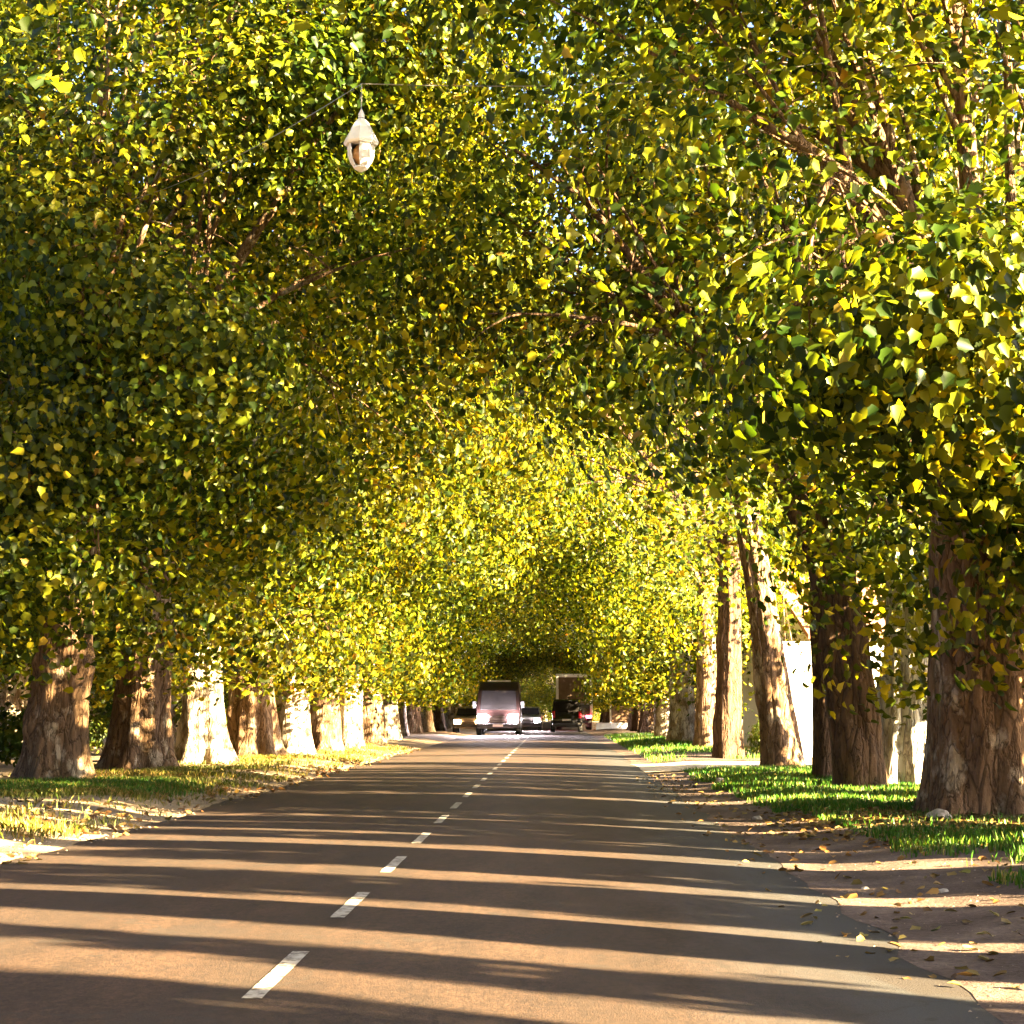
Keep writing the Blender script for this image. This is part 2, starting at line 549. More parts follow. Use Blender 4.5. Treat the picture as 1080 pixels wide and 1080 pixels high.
y = 7.84 - 3.03 * 3
while y < 240:
    L = 1.52
    V = []; F = []
    ns = 6
    for i in range(ns + 1):
        yy = y + L * i / ns
        for sx in (-1, 1):
            x = CL + sx * (0.043 + 0.006 * noise.noise((yy * 3, sx, 0)))
            V.append((x, yy, 0.005 + crown_z(x, yy) + 0.004))
    for i in range(ns): F.append((2 * i, 2 * i + 1, 2 * i + 3, 2 * i + 2))
    if y + L > 4:
        me = bpy.data.meshes.new('lane_marking'); me.from_pydata(V, [], F)
        tag(link_mesh('lane_marking', me, M['paint']), kind='structure')
    y += 3.03

# ------------------------------------------------------------------ trees
LEAF = np.array([(0, 0, 0), (0.36, 0.10, 0.10), (0.36, 0.36, 0.09), (0.44, 0.56, 0.03), (0.20, 0.76, -0.04), (0.0, 1.08, -0.26),
                 (-0.20, 0.76, -0.04), (-0.40, 0.60, 0.03), (-0.34, 0.38, 0.09), (-0.38, 0.12, 0.10)], dtype=np.float32)
LEAF_F = [(0, 1, 2, 3, 4, 5), (0, 5, 6, 7, 8, 9)]


def leaves_mesh(name, P, N, size, rg):
    """one leaf-shaped pair of faces at each point P, facing N"""
    n = len(P)
    N = N / np.linalg.norm(N, axis=1, keepdims=True)
    d = rg.normal(size=(n, 3)); d[:, 2] -= 0.9
    T = d - N * np.sum(d * N, axis=1, keepdims=True)
    T /= np.linalg.norm(T, axis=1, keepdims=True)
    B = np.cross(T, N)
    k = len(LEAF)
    V = (P[:, None, :] + size[:, None, None] * (LEAF[None, :, 0, None] * B[:, None, :] + LEAF[None, :, 1, None] * T[:, None, :] + LEAF[None, :, 2, None] * N[:, None, :]))
    base = (np.arange(n) * k)[:, None]
    idx = np.array(LEAF_F).ravel()[None, :] + base
    loops = idx.ravel()
    starts = np.arange(2 * n) * 6
    return mesh_np(name, V.reshape(-1, 3), loops, starts)


def crown_clumps(seed, rx=6.4, ry=4.6, zc=11.0, rz=8.5, off=1.6, skirt=1.0, n=240, zlow=3.6, hole=None, sz=None, r_in=0.45):
    """clump centres of a crown; +x is the side of the road, the crown leans over it"""
    rg = np.random.default_rng(seed)
    out = []
    tries = 0
    while len(out) < n * 0.74 and tries < 20000:
        tries += 1
        v = rg.normal(size=3); v /= np.linalg.norm(v)
        r = r_in + (1 - r_in) * rg.random() ** 0.45
        # lobes: some bearings stick out, others are hollow
        lob = 0.80 + 0.42 * noise.noise((v[0] * 1.7 + seed, v[1] * 1.7, v[2] * 1.7))
        p = np.array([off + v[0] * rx * r * lob, v[1] * ry * r * lob, zc + v[2] * rz * r * lob])
        if p[2] < zlow: continue
        if p[0] > 2.8 and p[2] < 5.6: continue
        if noise.noise((p[0] * 0.33, p[1] * 0.33 + seed * 3.1, p[2] * 0.33)) < -0.22: continue
        if hole is not None and np.linalg.norm(p - np.array(hole[:3])) < hole[3]: continue
        out.append((*p, 1.0))
    ns = int(64 * skirt)
    for _ in range(ns):
        a = rg.uniform(0, 2 * math.pi); rr = rg.uniform(1.2, 4.6)
        x, y = off * 0.4 + rr * math.cos(a), rr * math.sin(a)
        if x > 2.1: continue
        out.append((x, y, zlow + rg.uniform(-0.6, 3.2) if sz is None else rg.uniform(*sz), 0.8))
    return np.array(out)


def crown_mesh(name, clumps, seed, per=150, spread=0.80, size=0.136, gap=0.0):
    rg = np.random.default_rng(seed + 100)
    ctr = clumps[:, :3].mean(axis=0)
    P = []; Nn = []; S = []
    for c in clumps:
        m = int(per * rg.uniform(0.6, 1.35) * c[3])
        o = (c[:3] - ctr); o /= (np.linalg.norm(o) + 1e-6)
        # a spray is a drooping cushion: most leaves lie on its outer skin, a few inside it
        v = rg.normal(size=(m, 3)) + o * 0.5 + np.array([0, 0, 0.45])
        v /= np.linalg.norm(v, axis=1, keepdims=True)
        k = np.where(rg.random(m) < 0.84, rg.uniform(0.85, 1.12, m), rg.random(m))[:, None]
        R_ = spread * 1.45 * rg.uniform(0.7, 1.35)
        q = v * k * np.array([R_, R_, R_ * 0.72])
        q += 0.14 * rg.normal(size=(m, 3))
        rad = np.linalg.norm(q[:, :2], axis=1)
        q[:, 2] -= 0.34 * rad ** 1.5
        nn = v * 0.95 + o * 0.25 + np.array([0, 0, 0.30]) + rg.normal(size=(m, 3)) * 0.33
        P.append(c[:3] + q); Nn.append(nn); S.append(size * rg.uniform(0.55, 1.35, m))
    P = np.concatenate(P); Nn = np.concatenate(Nn); S = np.concatenate(S)
    return leaves_mesh(name, P, Nn, S, rg)


def bez(a, b, c, n):
    return [a * (1 - t) ** 2 + b * 2 * t * (1 - t) + c * t * t for t in [i / (n - 1) for i in range(n)]]


def trunk_mesh(name, seed, r0, fork, clumps, lean=(0, 0), taper=0.30, flare=0.55, nlimb=5, seg=32, detail=True, lumps=1.0, limb_dirs=None):
    rg = random.Random(seed)
    V = []; F = []

    def add(vf):
        v, f = vf
        b = len(V)
        V.extend(v)
        F.extend([tuple(i + b for i in ff) for ff in f])
    step = 0.06 if detail else 0.3
    nz = int((fork + 0.5) / step)
    nr = rg.choice([4, 5, 6])
    burls = [(rg.uniform(0, 6.28), rg.uniform(0.3, fork), rg.uniform(0.05, 0.17), rg.uniform(0.14, 0.32)) for _ in range(9)]
    ph = rg.uniform(0, 6.28)
    rings = []
    for i in range(nz + 1):
        z = -0.35 + (fork + 0.7) * i / nz
        zz = max(z, 0.0)
        t = zz / fork
        cx = lean[0] * t ** 1.2 + 0.08 * r0 * noise.noise((seed, z * 0.5, 0)); cy = lean[1] * t ** 1.2
        rb = r0 * (1 - taper * t) * (1.0 + 0.10 * max(0, t - 0.8) * 5)
        ring = []
        for k in range(seg):
            a = 2 * math.pi * k / seg
            fl = flare * math.exp(-zz / 0.42) * (0.55 + 0.45 * math.sin(nr * a + ph) + 0.25 * math.sin(3 * a + ph * 2))
            ca, sa = math.cos(a), math.sin(a)
            lum = 0.10 * noise.noise((ca * 1.4 + seed, sa * 1.4, z * 0.55)) + 0.055 * noise.noise((ca * 3.5, sa * 3.5 + seed, z * 1.1)) + 0.03 * math.sin(nr * 2 * a + ph + z * 0.4)
            lum += 0.028 * noise.noise((ca * 8, sa * 8 + seed, z * 2.2))
            if detail:
                lum += 0.035 * math.sin(nr * a + ph + 0.5 * math.sin(z * 1.1)) + 0.02 * noise.noise((ca * 16, sa * 16, z * 4 + seed))
                for ba, bz, bh, bw in burls:
                    da = (a - ba + math.pi) % (2 * math.pi) - math.pi
                    q = (da * r0 / bw) ** 2 + ((z - bz) / bw) ** 2
                    if q < 6: lum += bh * math.exp(-q)
            rr = rb * (1 + fl + lum * lumps * 1.3)
            ring.append((cx + rr * ca, cy + rr * sa, z))
        rings.append(ring)
    b = len(V)
    for ring in rings: V.extend(ring)
    for i in range(nz):
        for k in range(seg):
            k2 = (k + 1) % seg
            F.append((b + i * seg + k, b + i * seg + k2, b + (i + 1) * seg + k2, b + (i + 1) * seg + k))
    F.append(tuple(b + nz * seg + k for k in range(seg)))
    top = Vector((lean[0], lean[1], fork))
    # limbs: clumps grouped by bearing, a limb to each group, branches to the clumps
    pts = [Vector(c[:3]) for c in clumps]
    dirs = []
    for k in range(nlimb):
        a = 2 * math.pi * k / nlimb + rg.uniform(-0.3, 0.3)
        dirs.append(Vector((math.cos(a), math.sin(a), 0.9 if k % 2 else 1.9)).normalized())
    dirs.append(Vector((0.05, 0.05, 1)))
    groups = [[] for _ in dirs]
    for p in pts:
        d = (p - top).normalized()
        groups[max(range(len(dirs)), key=lambda k: d.dot(dirs[k]))].append(p)
    rt = r0 * (1 - taper)
    for k, g in enumerate(groups):
        if len(g) < 3: continue
        cen = sum(g, Vector()) / len(g)
        end = top + (cen - top) * 1.15
        mid = top + (end - top) * 0.5 + Vector((rg.uniform(-.5, .5), rg.uniform(-.5, .5), 0.9))
        st = top + Vector((dirs[k].x, dirs[k].y, 0)) * rt * 0.45 + Vector((0, 0, -0.35 + rg.uniform(-0.3, 0.3)))
        path = bez(st, mid, end, 12)
        rl = rt * rg.uniform(0.32, 0.48)
        path = [p + Vector((noise.noise((p.z, seed, k)), noise.noise((p.z, seed + 5, k)), 0)) * 0.18 * (i / 11) for i, p in enumerate(path)]
        add(tube_arrays(path, [rl * (1 - 0.82 * i / 11) for i in range(12)], 10 if detail else 6))
        rg.shuffle(g)
        for j, p in enumerate(g[:14 if detail else 6]):
            i0 = rg.randint(3, 10)
            s = path[i0]; ra = rl * (1 - 0.82 * i0 / 11) * rg.uniform(0.4, 0.65)
            m2 = (s + p) * 0.5 + Vector((rg.uniform(-.4, .4), rg.uniform(-.4, .4), rg.uniform(0.1, 0.8)))
            sub = bez(s, m2, p, 7)
            add(tube_arrays(sub, [max(0.012, ra * (1 - 0.85 * i / 6)) for i in range(7)], 6))
            if detail:
                for _ in range(2):
                    i1 = rg.randint(2, 5)
                    e = sub[i1] + Vector((rg.uniform(-1, 1), rg.uniform(-1, 1), rg.uniform(-0.7, 0.6)))
                    add(tube_arrays(bez(sub[i1], (sub[i1] + e) / 2 + Vector((0, 0, 0.15)), e, 4), [0.022, 0.016, 0.011, 0.006], 5))
    me = bpy.data.meshes.new(name)
    me.from_pydata([tuple(v) for v in V], [], F)
    me.polygons.foreach_set('use_smooth', np.ones(len(F), dtype=bool))
    return me


# crown kinds: four for the rows, shared by many trees
VAR = []
for k, kw in enumerate([dict(zlow=3.2, skirt=1.6, n=350, zc=12.2, rz=9.8, sz=(2.5, 6)), dict(zlow=3.4, rx=6.8, off=2.0, n=330, skirt=1.5, sz=(2.7, 6)), dict(zlow=3.0, ry=5.0, skirt=1.6, n=320, sz=(2.4, 6)), dict(zlow=3.5, rx=6.4, rz=11.0, zc=13.0, n=370, skirt=1.5, sz=(2.6, 6.5))]):
    cl = crown_clumps(11 + k, **kw)
    VAR.append((cl, crown_mesh('plane_crown', cl, 11 + k)))
# right-hand kinds: higher, with windows in them
VARH = []
for k, kw in enumerate([dict(zlow=5.2, skirt=0.5, n=140, r_in=0.15, rx=5.4, zc=9.0, rz=5.4, off=1.6, sz=(3.4, 5.0)), dict(zlow=5.0, rx=5.8, off=1.9, skirt=0.6, r_in=0.15, n=140, zc=9.2, rz=5.6, sz=(3.5, 5.0)), dict(zlow=4.8, ry=4.8, rx=5.4, skirt=0.6, r_in=0.15, n=140, zc=9.0, rz=5.4, off=1.6, sz=(2.3, 4.4))]):
    cl = crown_clumps(31 + k, **kw)
    VARH.append((cl, crown_mesh('plane_crown', cl, 31 + k)))


LAMP = Vector((-2.27, 21.0, 7.90))
CLEAR = [(Vector((2.3, 21, 3.4)), Vector((4.0, 35.5, 5.2)), 1.1), (Vector((2.6, 21, 2.4)), Vector((4.3, 35.5, 3.0)), 1.1), (Vector((0, 0, CAM_H)), LAMP, 1.05), (Vector((5.0, 24, 6.6)), Vector((9.3, 42.0, 11.0)), 1.2)]


def in_way(p, pad=0.0):
    p = Vector(p)
    for a, b, rad in CLEAR:
        d = b - a
        t = max(0.0, min(1.0, (p - a).dot(d) / d.dot(d)))
        if (a + d * t - p).length < rad + pad: return True
    return False


def tree(x, y, r, var, label, side, bark='bark', fork=4.6, lean=(0, 0), rz=0.0, cs=1.0, seed=None, group=None, detail=True, trunk=None, flare=0.55, cat='tree', zs=None, cz=0.0, taper=0.30, lumps=1.0):
    """side +1: road lies at +x (left row); -1: road at -x"""
    seed = seed if seed is not None else int(abs(x * 13 + y * 7))
    root = empty('plane_tree', (x, y, gz(x, y) - 0.02))
    tag(root, label, cat, group)
    ang = rz + (0 if side > 0 else math.pi)
    clumps, cm = var
    ca, sa = math.cos(ang), math.sin(ang)
    zs = zs or cs
    tr = np.array([(ca * c[0] * cs - sa * c[1] * cs, sa * c[0] * cs + ca * c[1] * cs, c[2] * zs + cz, c[3]) for c in clumps])
    blocked = [in_way((c[0] + x + lean[0] * 0.6, c[1] + y, c[2])) for c in tr]
    if any(blocked):
        keep = [k for k in range(len(clumps)) if not blocked[k]]
        clumps = clumps[keep]; tr = tr[keep]
        cm = crown_mesh('plane_crown', clumps, seed)
    if trunk is None:
        tm = trunk_mesh('trunk', seed, r, fork, tr, lean, flare=flare, detail=detail, seg=64 if detail else 16, taper=taper, lumps=lumps)
        to = link_mesh('trunk', tm, M[bark], root)
    else:
        to = link_mesh('trunk', trunk, None, root)
        to.rotation_euler.z = ang; to.scale = (cs, cs, zs)
    co = link_mesh('crown', cm, M['leaf'], root)
    co.rotation_euler.z = ang
    co.scale = (cs, cs, zs)
    co.location = (lean[0] * 0.6, lean[1] * 0.6, cz)
    return root


VARM = []
for k, kw in enumerate([dict(zlow=3.2, skirt=0.8, n=150, rx=5.6, zc=12.0, rz=9.4, off=1.6, sz=(2.3, 5)), dict(zlow=2.9, rx=6.0, off=1.9, skirt=0.9, n=150, zc=12.4, rz=9.6, sz=(2.2, 5)), dict(zlow=2.8, ry=4.8, rx=5.6, skirt=0.9, n=150, zc=10.4, rz=7.4, sz=(2.2, 5))]):
    cl = crown_clumps(41 + k, **kw)
    VARM.append((cl, crown_mesh('plane_crown', cl, 41 + k)))
VART = []
for k, kw in enumerate([dict(zlow=6.2, skirt=0.35, n=62, r_in=0.3, rx=5.6, zc=10.5, rz=6.5, off=1.8, sz=(4.6, 6.2)), dict(zlow=6.5, rx=5.8, off=1.9, r_in=0.3, skirt=0.35, n=62, zc=11, rz=6.5, sz=(4.8, 6.2))]):
    cl = crown_clumps(61 + k, **kw)
    VART.append((cl, crown_mesh('plane_crown', cl, 61 + k)))
# the first two of the oncoming side: sprays hang before their trunks
cl = np.concatenate([VAR[1][0], np.array([(0.6 + 2.6 * math.sin(j * 2.4), -2.6 + 1.1 * math.cos(j * 1.7), 3.4 + 4.4 * ((j * 0.618) % 1), 0.9) for j in range(56)] + [(3.2 + 3.2 * math.sin(j * 2.4), -2.2 + 1.6 * math.cos(j * 1.7), 7.5 + 6.5 * ((j * 0.618) % 1), 0.9) for j in range(70)] + [(5.0 + 2.2 * math.sin(j * 2.4), 1.8 * math.cos(j * 1.7), 9.5 + 5.5 * ((j * 0.618) % 1), 1.0) for j in range(34)])])
cl = np.concatenate([cl, np.array([(0.5 + 1.3 * math.sin(j * 2.4), -2.1 + 0.6 * math.cos(j * 1.7), 3.35 + 3.2 * ((j * 0.618) % 1), 0.9) for j in range(30)])])
VARL = (cl, crown_mesh('plane_crown', cl, 46))
# the massive tree: sprays hang in front of its trunk
cl = np.concatenate([VARH[0][0], np.array([(0.3 + 2.6 * math.sin(j * 2.4), 2.7 + 1.1 * math.cos(j * 1.7), 2.55 + 3.4 * ((j * 0.618) % 1), 0.9) for j in range(44)] + [(0.2 + 3.4 * math.sin(j * 2.4), 2.2 + 1.4 * math.cos(j * 1.9), 6.3 + 5.5 * ((j * 0.618) % 1), 0.9) for j in range(46)])])
cl = np.concatenate([cl, np.array([(0.5 + 1.35 * math.sin(j * 2.4), 2.0 + 0.7 * math.cos(j * 1.7), 2.65 + 3.3 * ((j * 0.618) % 1), 0.9) for j in range(66)])])
VARB = (cl, crown_mesh('plane_crown', cl, 47, per=135, size=0.118))
cl = np.concatenate([VARH[2][0], np.array([(0.4 + 2.0 * math.sin(j * 2.4), 2.3 + 1.0 * math.cos(j * 1.7), 2.1 + 3.6 * ((j * 0.618) % 1), 0.8) for j in range(34)])])
VARW = (cl, crown_mesh('plane_crown', cl, 48, per=130, size=0.122))

ORD = ['first', 'second', 'third', 'fourth', 'fifth', 'sixth', 'seventh', 'eighth', 'ninth', 'tenth', 'eleventh', 'twelfth', 'thirteenth', 'fourteenth',
       'fifteenth', 'sixteenth', 'seventeenth', 'eighteenth', 'nineteenth', 'twentieth', 'twenty-first', 'twenty-second', 'twenty-third', 'twenty-fourth',
       'twenty-fifth', 'twenty-sixth']
GL = "plane trees lining the oncoming traffic's side of the road"
GR = 'plane trees lining the grassy side of the road'

# --- row beside the oncoming lane (base pixels read from the photograph)
LEFT = [
    # px, py, radius, bark, label
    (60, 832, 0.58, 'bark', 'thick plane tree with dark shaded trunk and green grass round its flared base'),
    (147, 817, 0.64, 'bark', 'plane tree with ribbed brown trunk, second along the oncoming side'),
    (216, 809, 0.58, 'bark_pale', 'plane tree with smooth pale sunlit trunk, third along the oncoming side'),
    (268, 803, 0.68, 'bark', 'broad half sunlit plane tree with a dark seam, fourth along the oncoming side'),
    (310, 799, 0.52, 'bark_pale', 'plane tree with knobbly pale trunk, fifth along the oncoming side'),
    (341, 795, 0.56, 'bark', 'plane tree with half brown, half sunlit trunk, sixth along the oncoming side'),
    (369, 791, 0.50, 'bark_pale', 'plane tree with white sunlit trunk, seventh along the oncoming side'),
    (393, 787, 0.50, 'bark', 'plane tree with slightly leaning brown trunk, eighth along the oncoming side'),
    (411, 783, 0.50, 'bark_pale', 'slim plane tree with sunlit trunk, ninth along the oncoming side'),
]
for i, (px, py, r, bk, lab) in enumerate(LEFT):
    x, y = G(px, py)
    tree(x, y, r * 0.86, VARL if i in (0, 2) else VAR[(i * 3 + 1) % 4], lab, 1, bk, fork=4.4 + 0.4 * math.sin(i * 2.1), rz=0.35 * math.sin(i * 1.7), cs=0.96 + 0.07 * math.sin(i * 2.9), seed=i + 3, group=GL, detail=i < 5,
         lean=(0.25 * math.sin(i * 1.3 + 1), 0), lumps=1.3)
far_trunk_l = [trunk_mesh('trunk', 60 + k, 0.5, 4.5, VAR[k][0], (0, 0), detail=False, seg=14) for k in range(4)]
for k, t_ in enumerate(far_trunk_l): t_.materials.append(M['bark_pale' if k % 2 else 'bark'])
far_trunk_r = [trunk_mesh('trunk', 70 + k, 0.46, 5.0, VARH[k][0], (0, 0), detail=False, seg=14) for k in range(3)]
for k, t_ in enumerate(far_trunk_r): t_.materials.append(M['bark' if k % 2 else 'bark_dark'])
yl = G(411, 783)[1] + 6.0
i = 9
while yl < 205:
    k = i % 4
    lab = f"plane tree standing {ORD[i]} from the near end along the oncoming side" if i < 18 else 'plane tree in the distance, beyond the oncoming van on its side'
    tree(-7.4 + rnd.uniform(-0.4, 0.4), yl, 0.5, VAR[k], lab, 1, rz=rnd.uniform(-0.12, 0.12), cs=rnd.uniform(0.94, 1.06), group=GL if i < 18 else 'far plane trees beyond the oncoming van', trunk=far_trunk_l[k])
    yl += rnd.uniform(5.2, 6.4)
    i += 1
# --- row behind it, seen between the trunks
bi = 0
for yy, xx in [(34, -13.5), (39, -14.6), (51, -14.5), (45, -13.3), (58, -15.0), (68, -14.0), (80, -15.2), (94, -14.0), (110, -15.0), (128, -14.2), (150, -15)]:
    k = bi % 4
    tree(xx, yy, 0.45, VAR[k], f'plane tree of the row behind the oncoming side, {ORD[bi]} from the near end', 1, rz=rnd.uniform(1.5, 4.5), cs=rnd.uniform(0.9, 1.05), group='plane trees of the second row behind the oncoming side', trunk=far_trunk_l[k])
    bi += 1

# --- grassy side of the road
RIGHT = [
    # x, y, radius, bark, fork, lean, variant, label
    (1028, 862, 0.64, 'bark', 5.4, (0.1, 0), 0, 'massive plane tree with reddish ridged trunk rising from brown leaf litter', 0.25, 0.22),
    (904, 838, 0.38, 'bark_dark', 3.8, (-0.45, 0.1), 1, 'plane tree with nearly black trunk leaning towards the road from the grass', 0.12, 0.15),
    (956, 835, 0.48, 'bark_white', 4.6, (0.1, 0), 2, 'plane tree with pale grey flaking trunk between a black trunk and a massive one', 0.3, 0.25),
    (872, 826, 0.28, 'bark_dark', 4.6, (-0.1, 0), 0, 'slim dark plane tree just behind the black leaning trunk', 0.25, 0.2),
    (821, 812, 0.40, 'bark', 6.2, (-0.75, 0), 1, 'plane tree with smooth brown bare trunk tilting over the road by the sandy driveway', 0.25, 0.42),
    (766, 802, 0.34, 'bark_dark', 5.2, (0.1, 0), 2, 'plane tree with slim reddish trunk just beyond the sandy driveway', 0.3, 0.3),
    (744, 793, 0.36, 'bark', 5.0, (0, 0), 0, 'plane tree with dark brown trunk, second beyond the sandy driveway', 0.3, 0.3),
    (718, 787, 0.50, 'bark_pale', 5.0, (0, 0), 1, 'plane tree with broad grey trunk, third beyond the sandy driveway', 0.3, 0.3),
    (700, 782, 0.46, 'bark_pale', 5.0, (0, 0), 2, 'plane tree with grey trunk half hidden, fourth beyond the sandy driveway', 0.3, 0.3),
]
for i, (px, py, r, bk, fk, ln, vk, lab, fl, tp) in enumerate(RIGHT):
    x, y = G(px, py)
    tree(x, y, r, VARB if i == 0 else VARW if i == 2 else VARH[vk] if i < 2 else VART[i % 2] if i < 6 else VARM[vk] if i < 7 else VAR[vk], lab, -1, bk, fork=fk, lean=ln, rz=0.3 * math.sin(i * 2.3 + 1), cs=1.0, seed=i + 40, group=GR, detail=i < 6, flare=fl, taper=tp)
yr = 78.0
i = 4
while yr < 205:
    k = i % 3
    lab = f"plane tree standing {ORD[i]} beyond the sandy driveway on the grassy side" if i < 13 else 'plane tree in the distance, ahead of the white truck on the grassy side'
    tree(5.2 + rnd.uniform(-0.4, 0.4), yr, 0.46, VAR[k], lab, -1, rz=rnd.uniform(-0.12, 0.12), cs=rnd.uniform(0.94, 1.06), group=GR if i < 13 else 'far plane trees ahead of the white truck', trunk=far_trunk_r[k])
    yr += rnd.uniform(5.0, 6.2)
    i += 1
for i in range(15):  # second row added to keep sun out of the far tunnel
    tree(11.6 + rnd.uniform(-0.5, 0.5), 73 + 8.0 * i + rnd.uniform(-1, 1), 0.46, VAR[i % 4], f'plane tree of the row added behind the grassy side to darken the tunnel, {ORD[i]} beyond the pale house', -1, rz=rnd.uniform(0, 6), cs=1.0, group='plane trees of the second row added behind the grassy side', trunk=far_trunk_l[i % 4])
# trees of the same row beside and behind the camera: they throw the bars of shade on the road
SHADE = [(5.2, 16.5), (5.5, 12.2), (5.0, 7.6), (5.4, 3.2), (5.1, -1.5), (5.3, -6.0)]
cl_s = crown_clumps(51, rx=3.6, ry=2.8, zc=10.2, rz=3.0, off=0.3, skirt=0, n=45, zlow=7.6)
VARS = (cl_s, crown_mesh('plane_crown', cl_s, 51))
trunk_s = trunk_mesh('trunk', 81, 0.46, 6.0, cl_s, (0, 0), detail=False, seg=16)
trunk_s.materials.append(M['bark'])
for i, (x, y) in enumerate(SHADE):
    tree(x, y, 0.46, VARS, 'plane tree beside the near road whose shade bars the asphalt', -1, rz=rnd.uniform(-0.3, 0.3), cs=1.0, group='plane trees shading the near road', trunk=trunk_s)
cl_n = crown_clumps(52, rx=7.4, ry=4.6, zc=14.0, rz=6.5, off=2.2, skirt=0, n=300, zlow=9.4)  # high dense crowns added overhead to keep skylight off the near road
VARN = (cl_n, crown_mesh('plane_crown', cl_n, 52, per=60, size=0.19))
trunk_n = trunk_mesh('trunk', 82, 0.56, 8.0, cl_n, (0, 0), detail=False, seg=16)
trunk_n.materials.append(M['bark'])
for i, (x, y) in enumerate([(-8.2, 19.5), (-8.0, 13.5), (-8.3, 7.5), (-8.1, 1.5), (-8.2, -4.5), (-8, -10.5), (-8.2, -17)]):
    tree(x, y, 0.56, VARN, 'plane tree added before the thick shaded trunk, its crown roofing the near road from skylight', 1, rz=rnd.uniform(-0.3, 0.3), cs=1.0, group='plane trees added to roof the near road from skylight', trunk=trunk_n)
for i, (x, y) in enumerate([(5.4, -11), (5.2, -16.5), (5.4, -22)]):  # added behind the camera to shade the near road
    tree(x, y, 0.5, VARN, 'unseen plane tree added behind the near road, its dense crown shading the asphalt', -1, rz=rnd.uniform(-0.3, 0.3), cs=1.0, group='unseen plane trees added behind the near road for shade', trunk=trunk_n)
# trees closing the far end of the road
for i, (x, y) in enumerate([(-4.5, 214), (0.5, 210), (4.6, 216), (-1.5, 224)]):
    tree(x, y, 0.45, VAR[i % 4], 'sunlit yellow green tree closing the far end of the road', 1, rz=1.5 * i, cs=0.85, zs=0.7, cz=-1.2, group='sunlit trees at the far end of the road', trunk=far_trunk_l[i % 4])

# ------------------------------------------------------------------ shrubs outside the trees
def shrub_mesh(seed, r, h, n=700, size=0.16, col=False):
    rg = np.random.default_rng(seed)
    v = rg.normal(size=(n, 3)); v /= np.linalg.norm(v, axis=1, keepdims=True)
    k = 0.55 + 0.45 * rg.random(n) ** 0.5
    lob = np.array([0.8 + 0.5 * noise.noise((a[0] * 2.2 + seed, a[1] * 2.2, a[2] * 2.2)) for a in v])
    P = v * (k * lob)[:, None] * np.array([r, r, h * 0.5]) + np.array([0, 0, h * 0.5])
    N = v + np.array([0, 0, 0.5]) + rg.normal(size=(n, 3)) * 0.5
    return leaves_mesh('shrub_leaves', P, N, size * rg.uniform(0.7, 1.3, n), rg)


def shrub(x, y, me, label, group=None, mat='leaf_dark', sc=(1, 1, 1), rz=0.0, stem_h=1.2, name='shrub', cat='shrub'):
    root = empty(name, (x, y, gz(x, y) - 0.02), rz)
    tag(root, label, cat, group)
    f = link_mesh('foliage', me, M[mat], root); f.scale = sc
    m = MB()
    rr = random.Random(int(abs(x * 31 + y * 17)))
    for k in range(5):
        a = rr.uniform(0, 6.28)
        e = Vector((math.cos(a) * 0.35 * sc[0], math.sin(a) * 0.35 * sc[1], stem_h * sc[2] * rr.uniform(0.8, 1.5)))
        m.tube(bez(Vector((0.05 * math.cos(a), 0.05 * math.sin(a), -0.1)), e * 0.5, e, 5), [0.04, 0.034, 0.027, 0.02, 0.01], 6)
    m.build('stem', M['bark_dark'], root, True)
    return root


srnd = random.Random(21)
tall = [shrub_mesh(200 + k, 0.95, 4.6, 1500, 0.20) for k in range(3)]  # shrubs added out of view to cast bars of shade across the road
yy = -17.0
k = 0
while yy < 37:
    shrub(10.3 + srnd.uniform(-0.6, 0.6), yy, tall[k % 3], 'tall narrow evergreen shrub added out of view to throw shade bars on the road', 'unseen tall shrubs added to shade the road', sc=(1.0, srnd.uniform(0.35, 0.68), srnd.uniform(1.15, 1.62)), stem_h=2.2, name='shade_bar_shrub')
    yy += srnd.choice([1.0, 1.25, 1.5, 1.8])
    k += 1
low = shrub_mesh(230, 1.0, 1.5, 900, 0.13)
shrub(5.25, 46.6, low, 'low dark rounded bush before the whitewashed garden wall', sc=(0.5, 0.5, 0.75), stem_h=0.5)
for k, (x, y, sc) in enumerate([(-12.0, 30.5, 0.8), (-11.3, 39.0, 1.0), (-12.2, 47.5, 0.9), (-11.5, 60, 1.2), (-12, 74, 1.1)]):
    shrub(x, y, low, 'low %s bush in the gap behind the oncoming side, %s from the near end' % (['sparse', 'dark', 'broad', 'tall', 'ragged'][k], ORD[k]), 'bushes behind the oncoming side', sc=(sc, sc, sc), rz=k * 1.3, stem_h=0.5)

# far-off woods behind both rows, with unseen stretches added to cut skylight
def wood(name, x0, x1, y0, y1, h, n, size, seed):
    rg = np.random.default_rng(seed)
    P = np.stack([rg.uniform(x0, x1, n), rg.uniform(y0, y1, n), rg.random(n) ** 0.8], 1)
    top = np.array([h * (0.7 + 0.6 * noise.noise((p[0] * 0.09, p[1] * 0.09, seed)) + 0.3 * noise.noise((p[0] * 0.3, p[1] * 0.3, seed))) for p in P])
    P[:, 2] *= top
    N = rg.normal(size=(n, 3)) + np.array([0, -0.4, 0.5])
    o = link_mesh(name, leaves_mesh(name, P, N, size * rg.uniform(0.7, 1.3, n), rg), M['leaf_dark'])
    tag(o, kind='stuff')
    return o


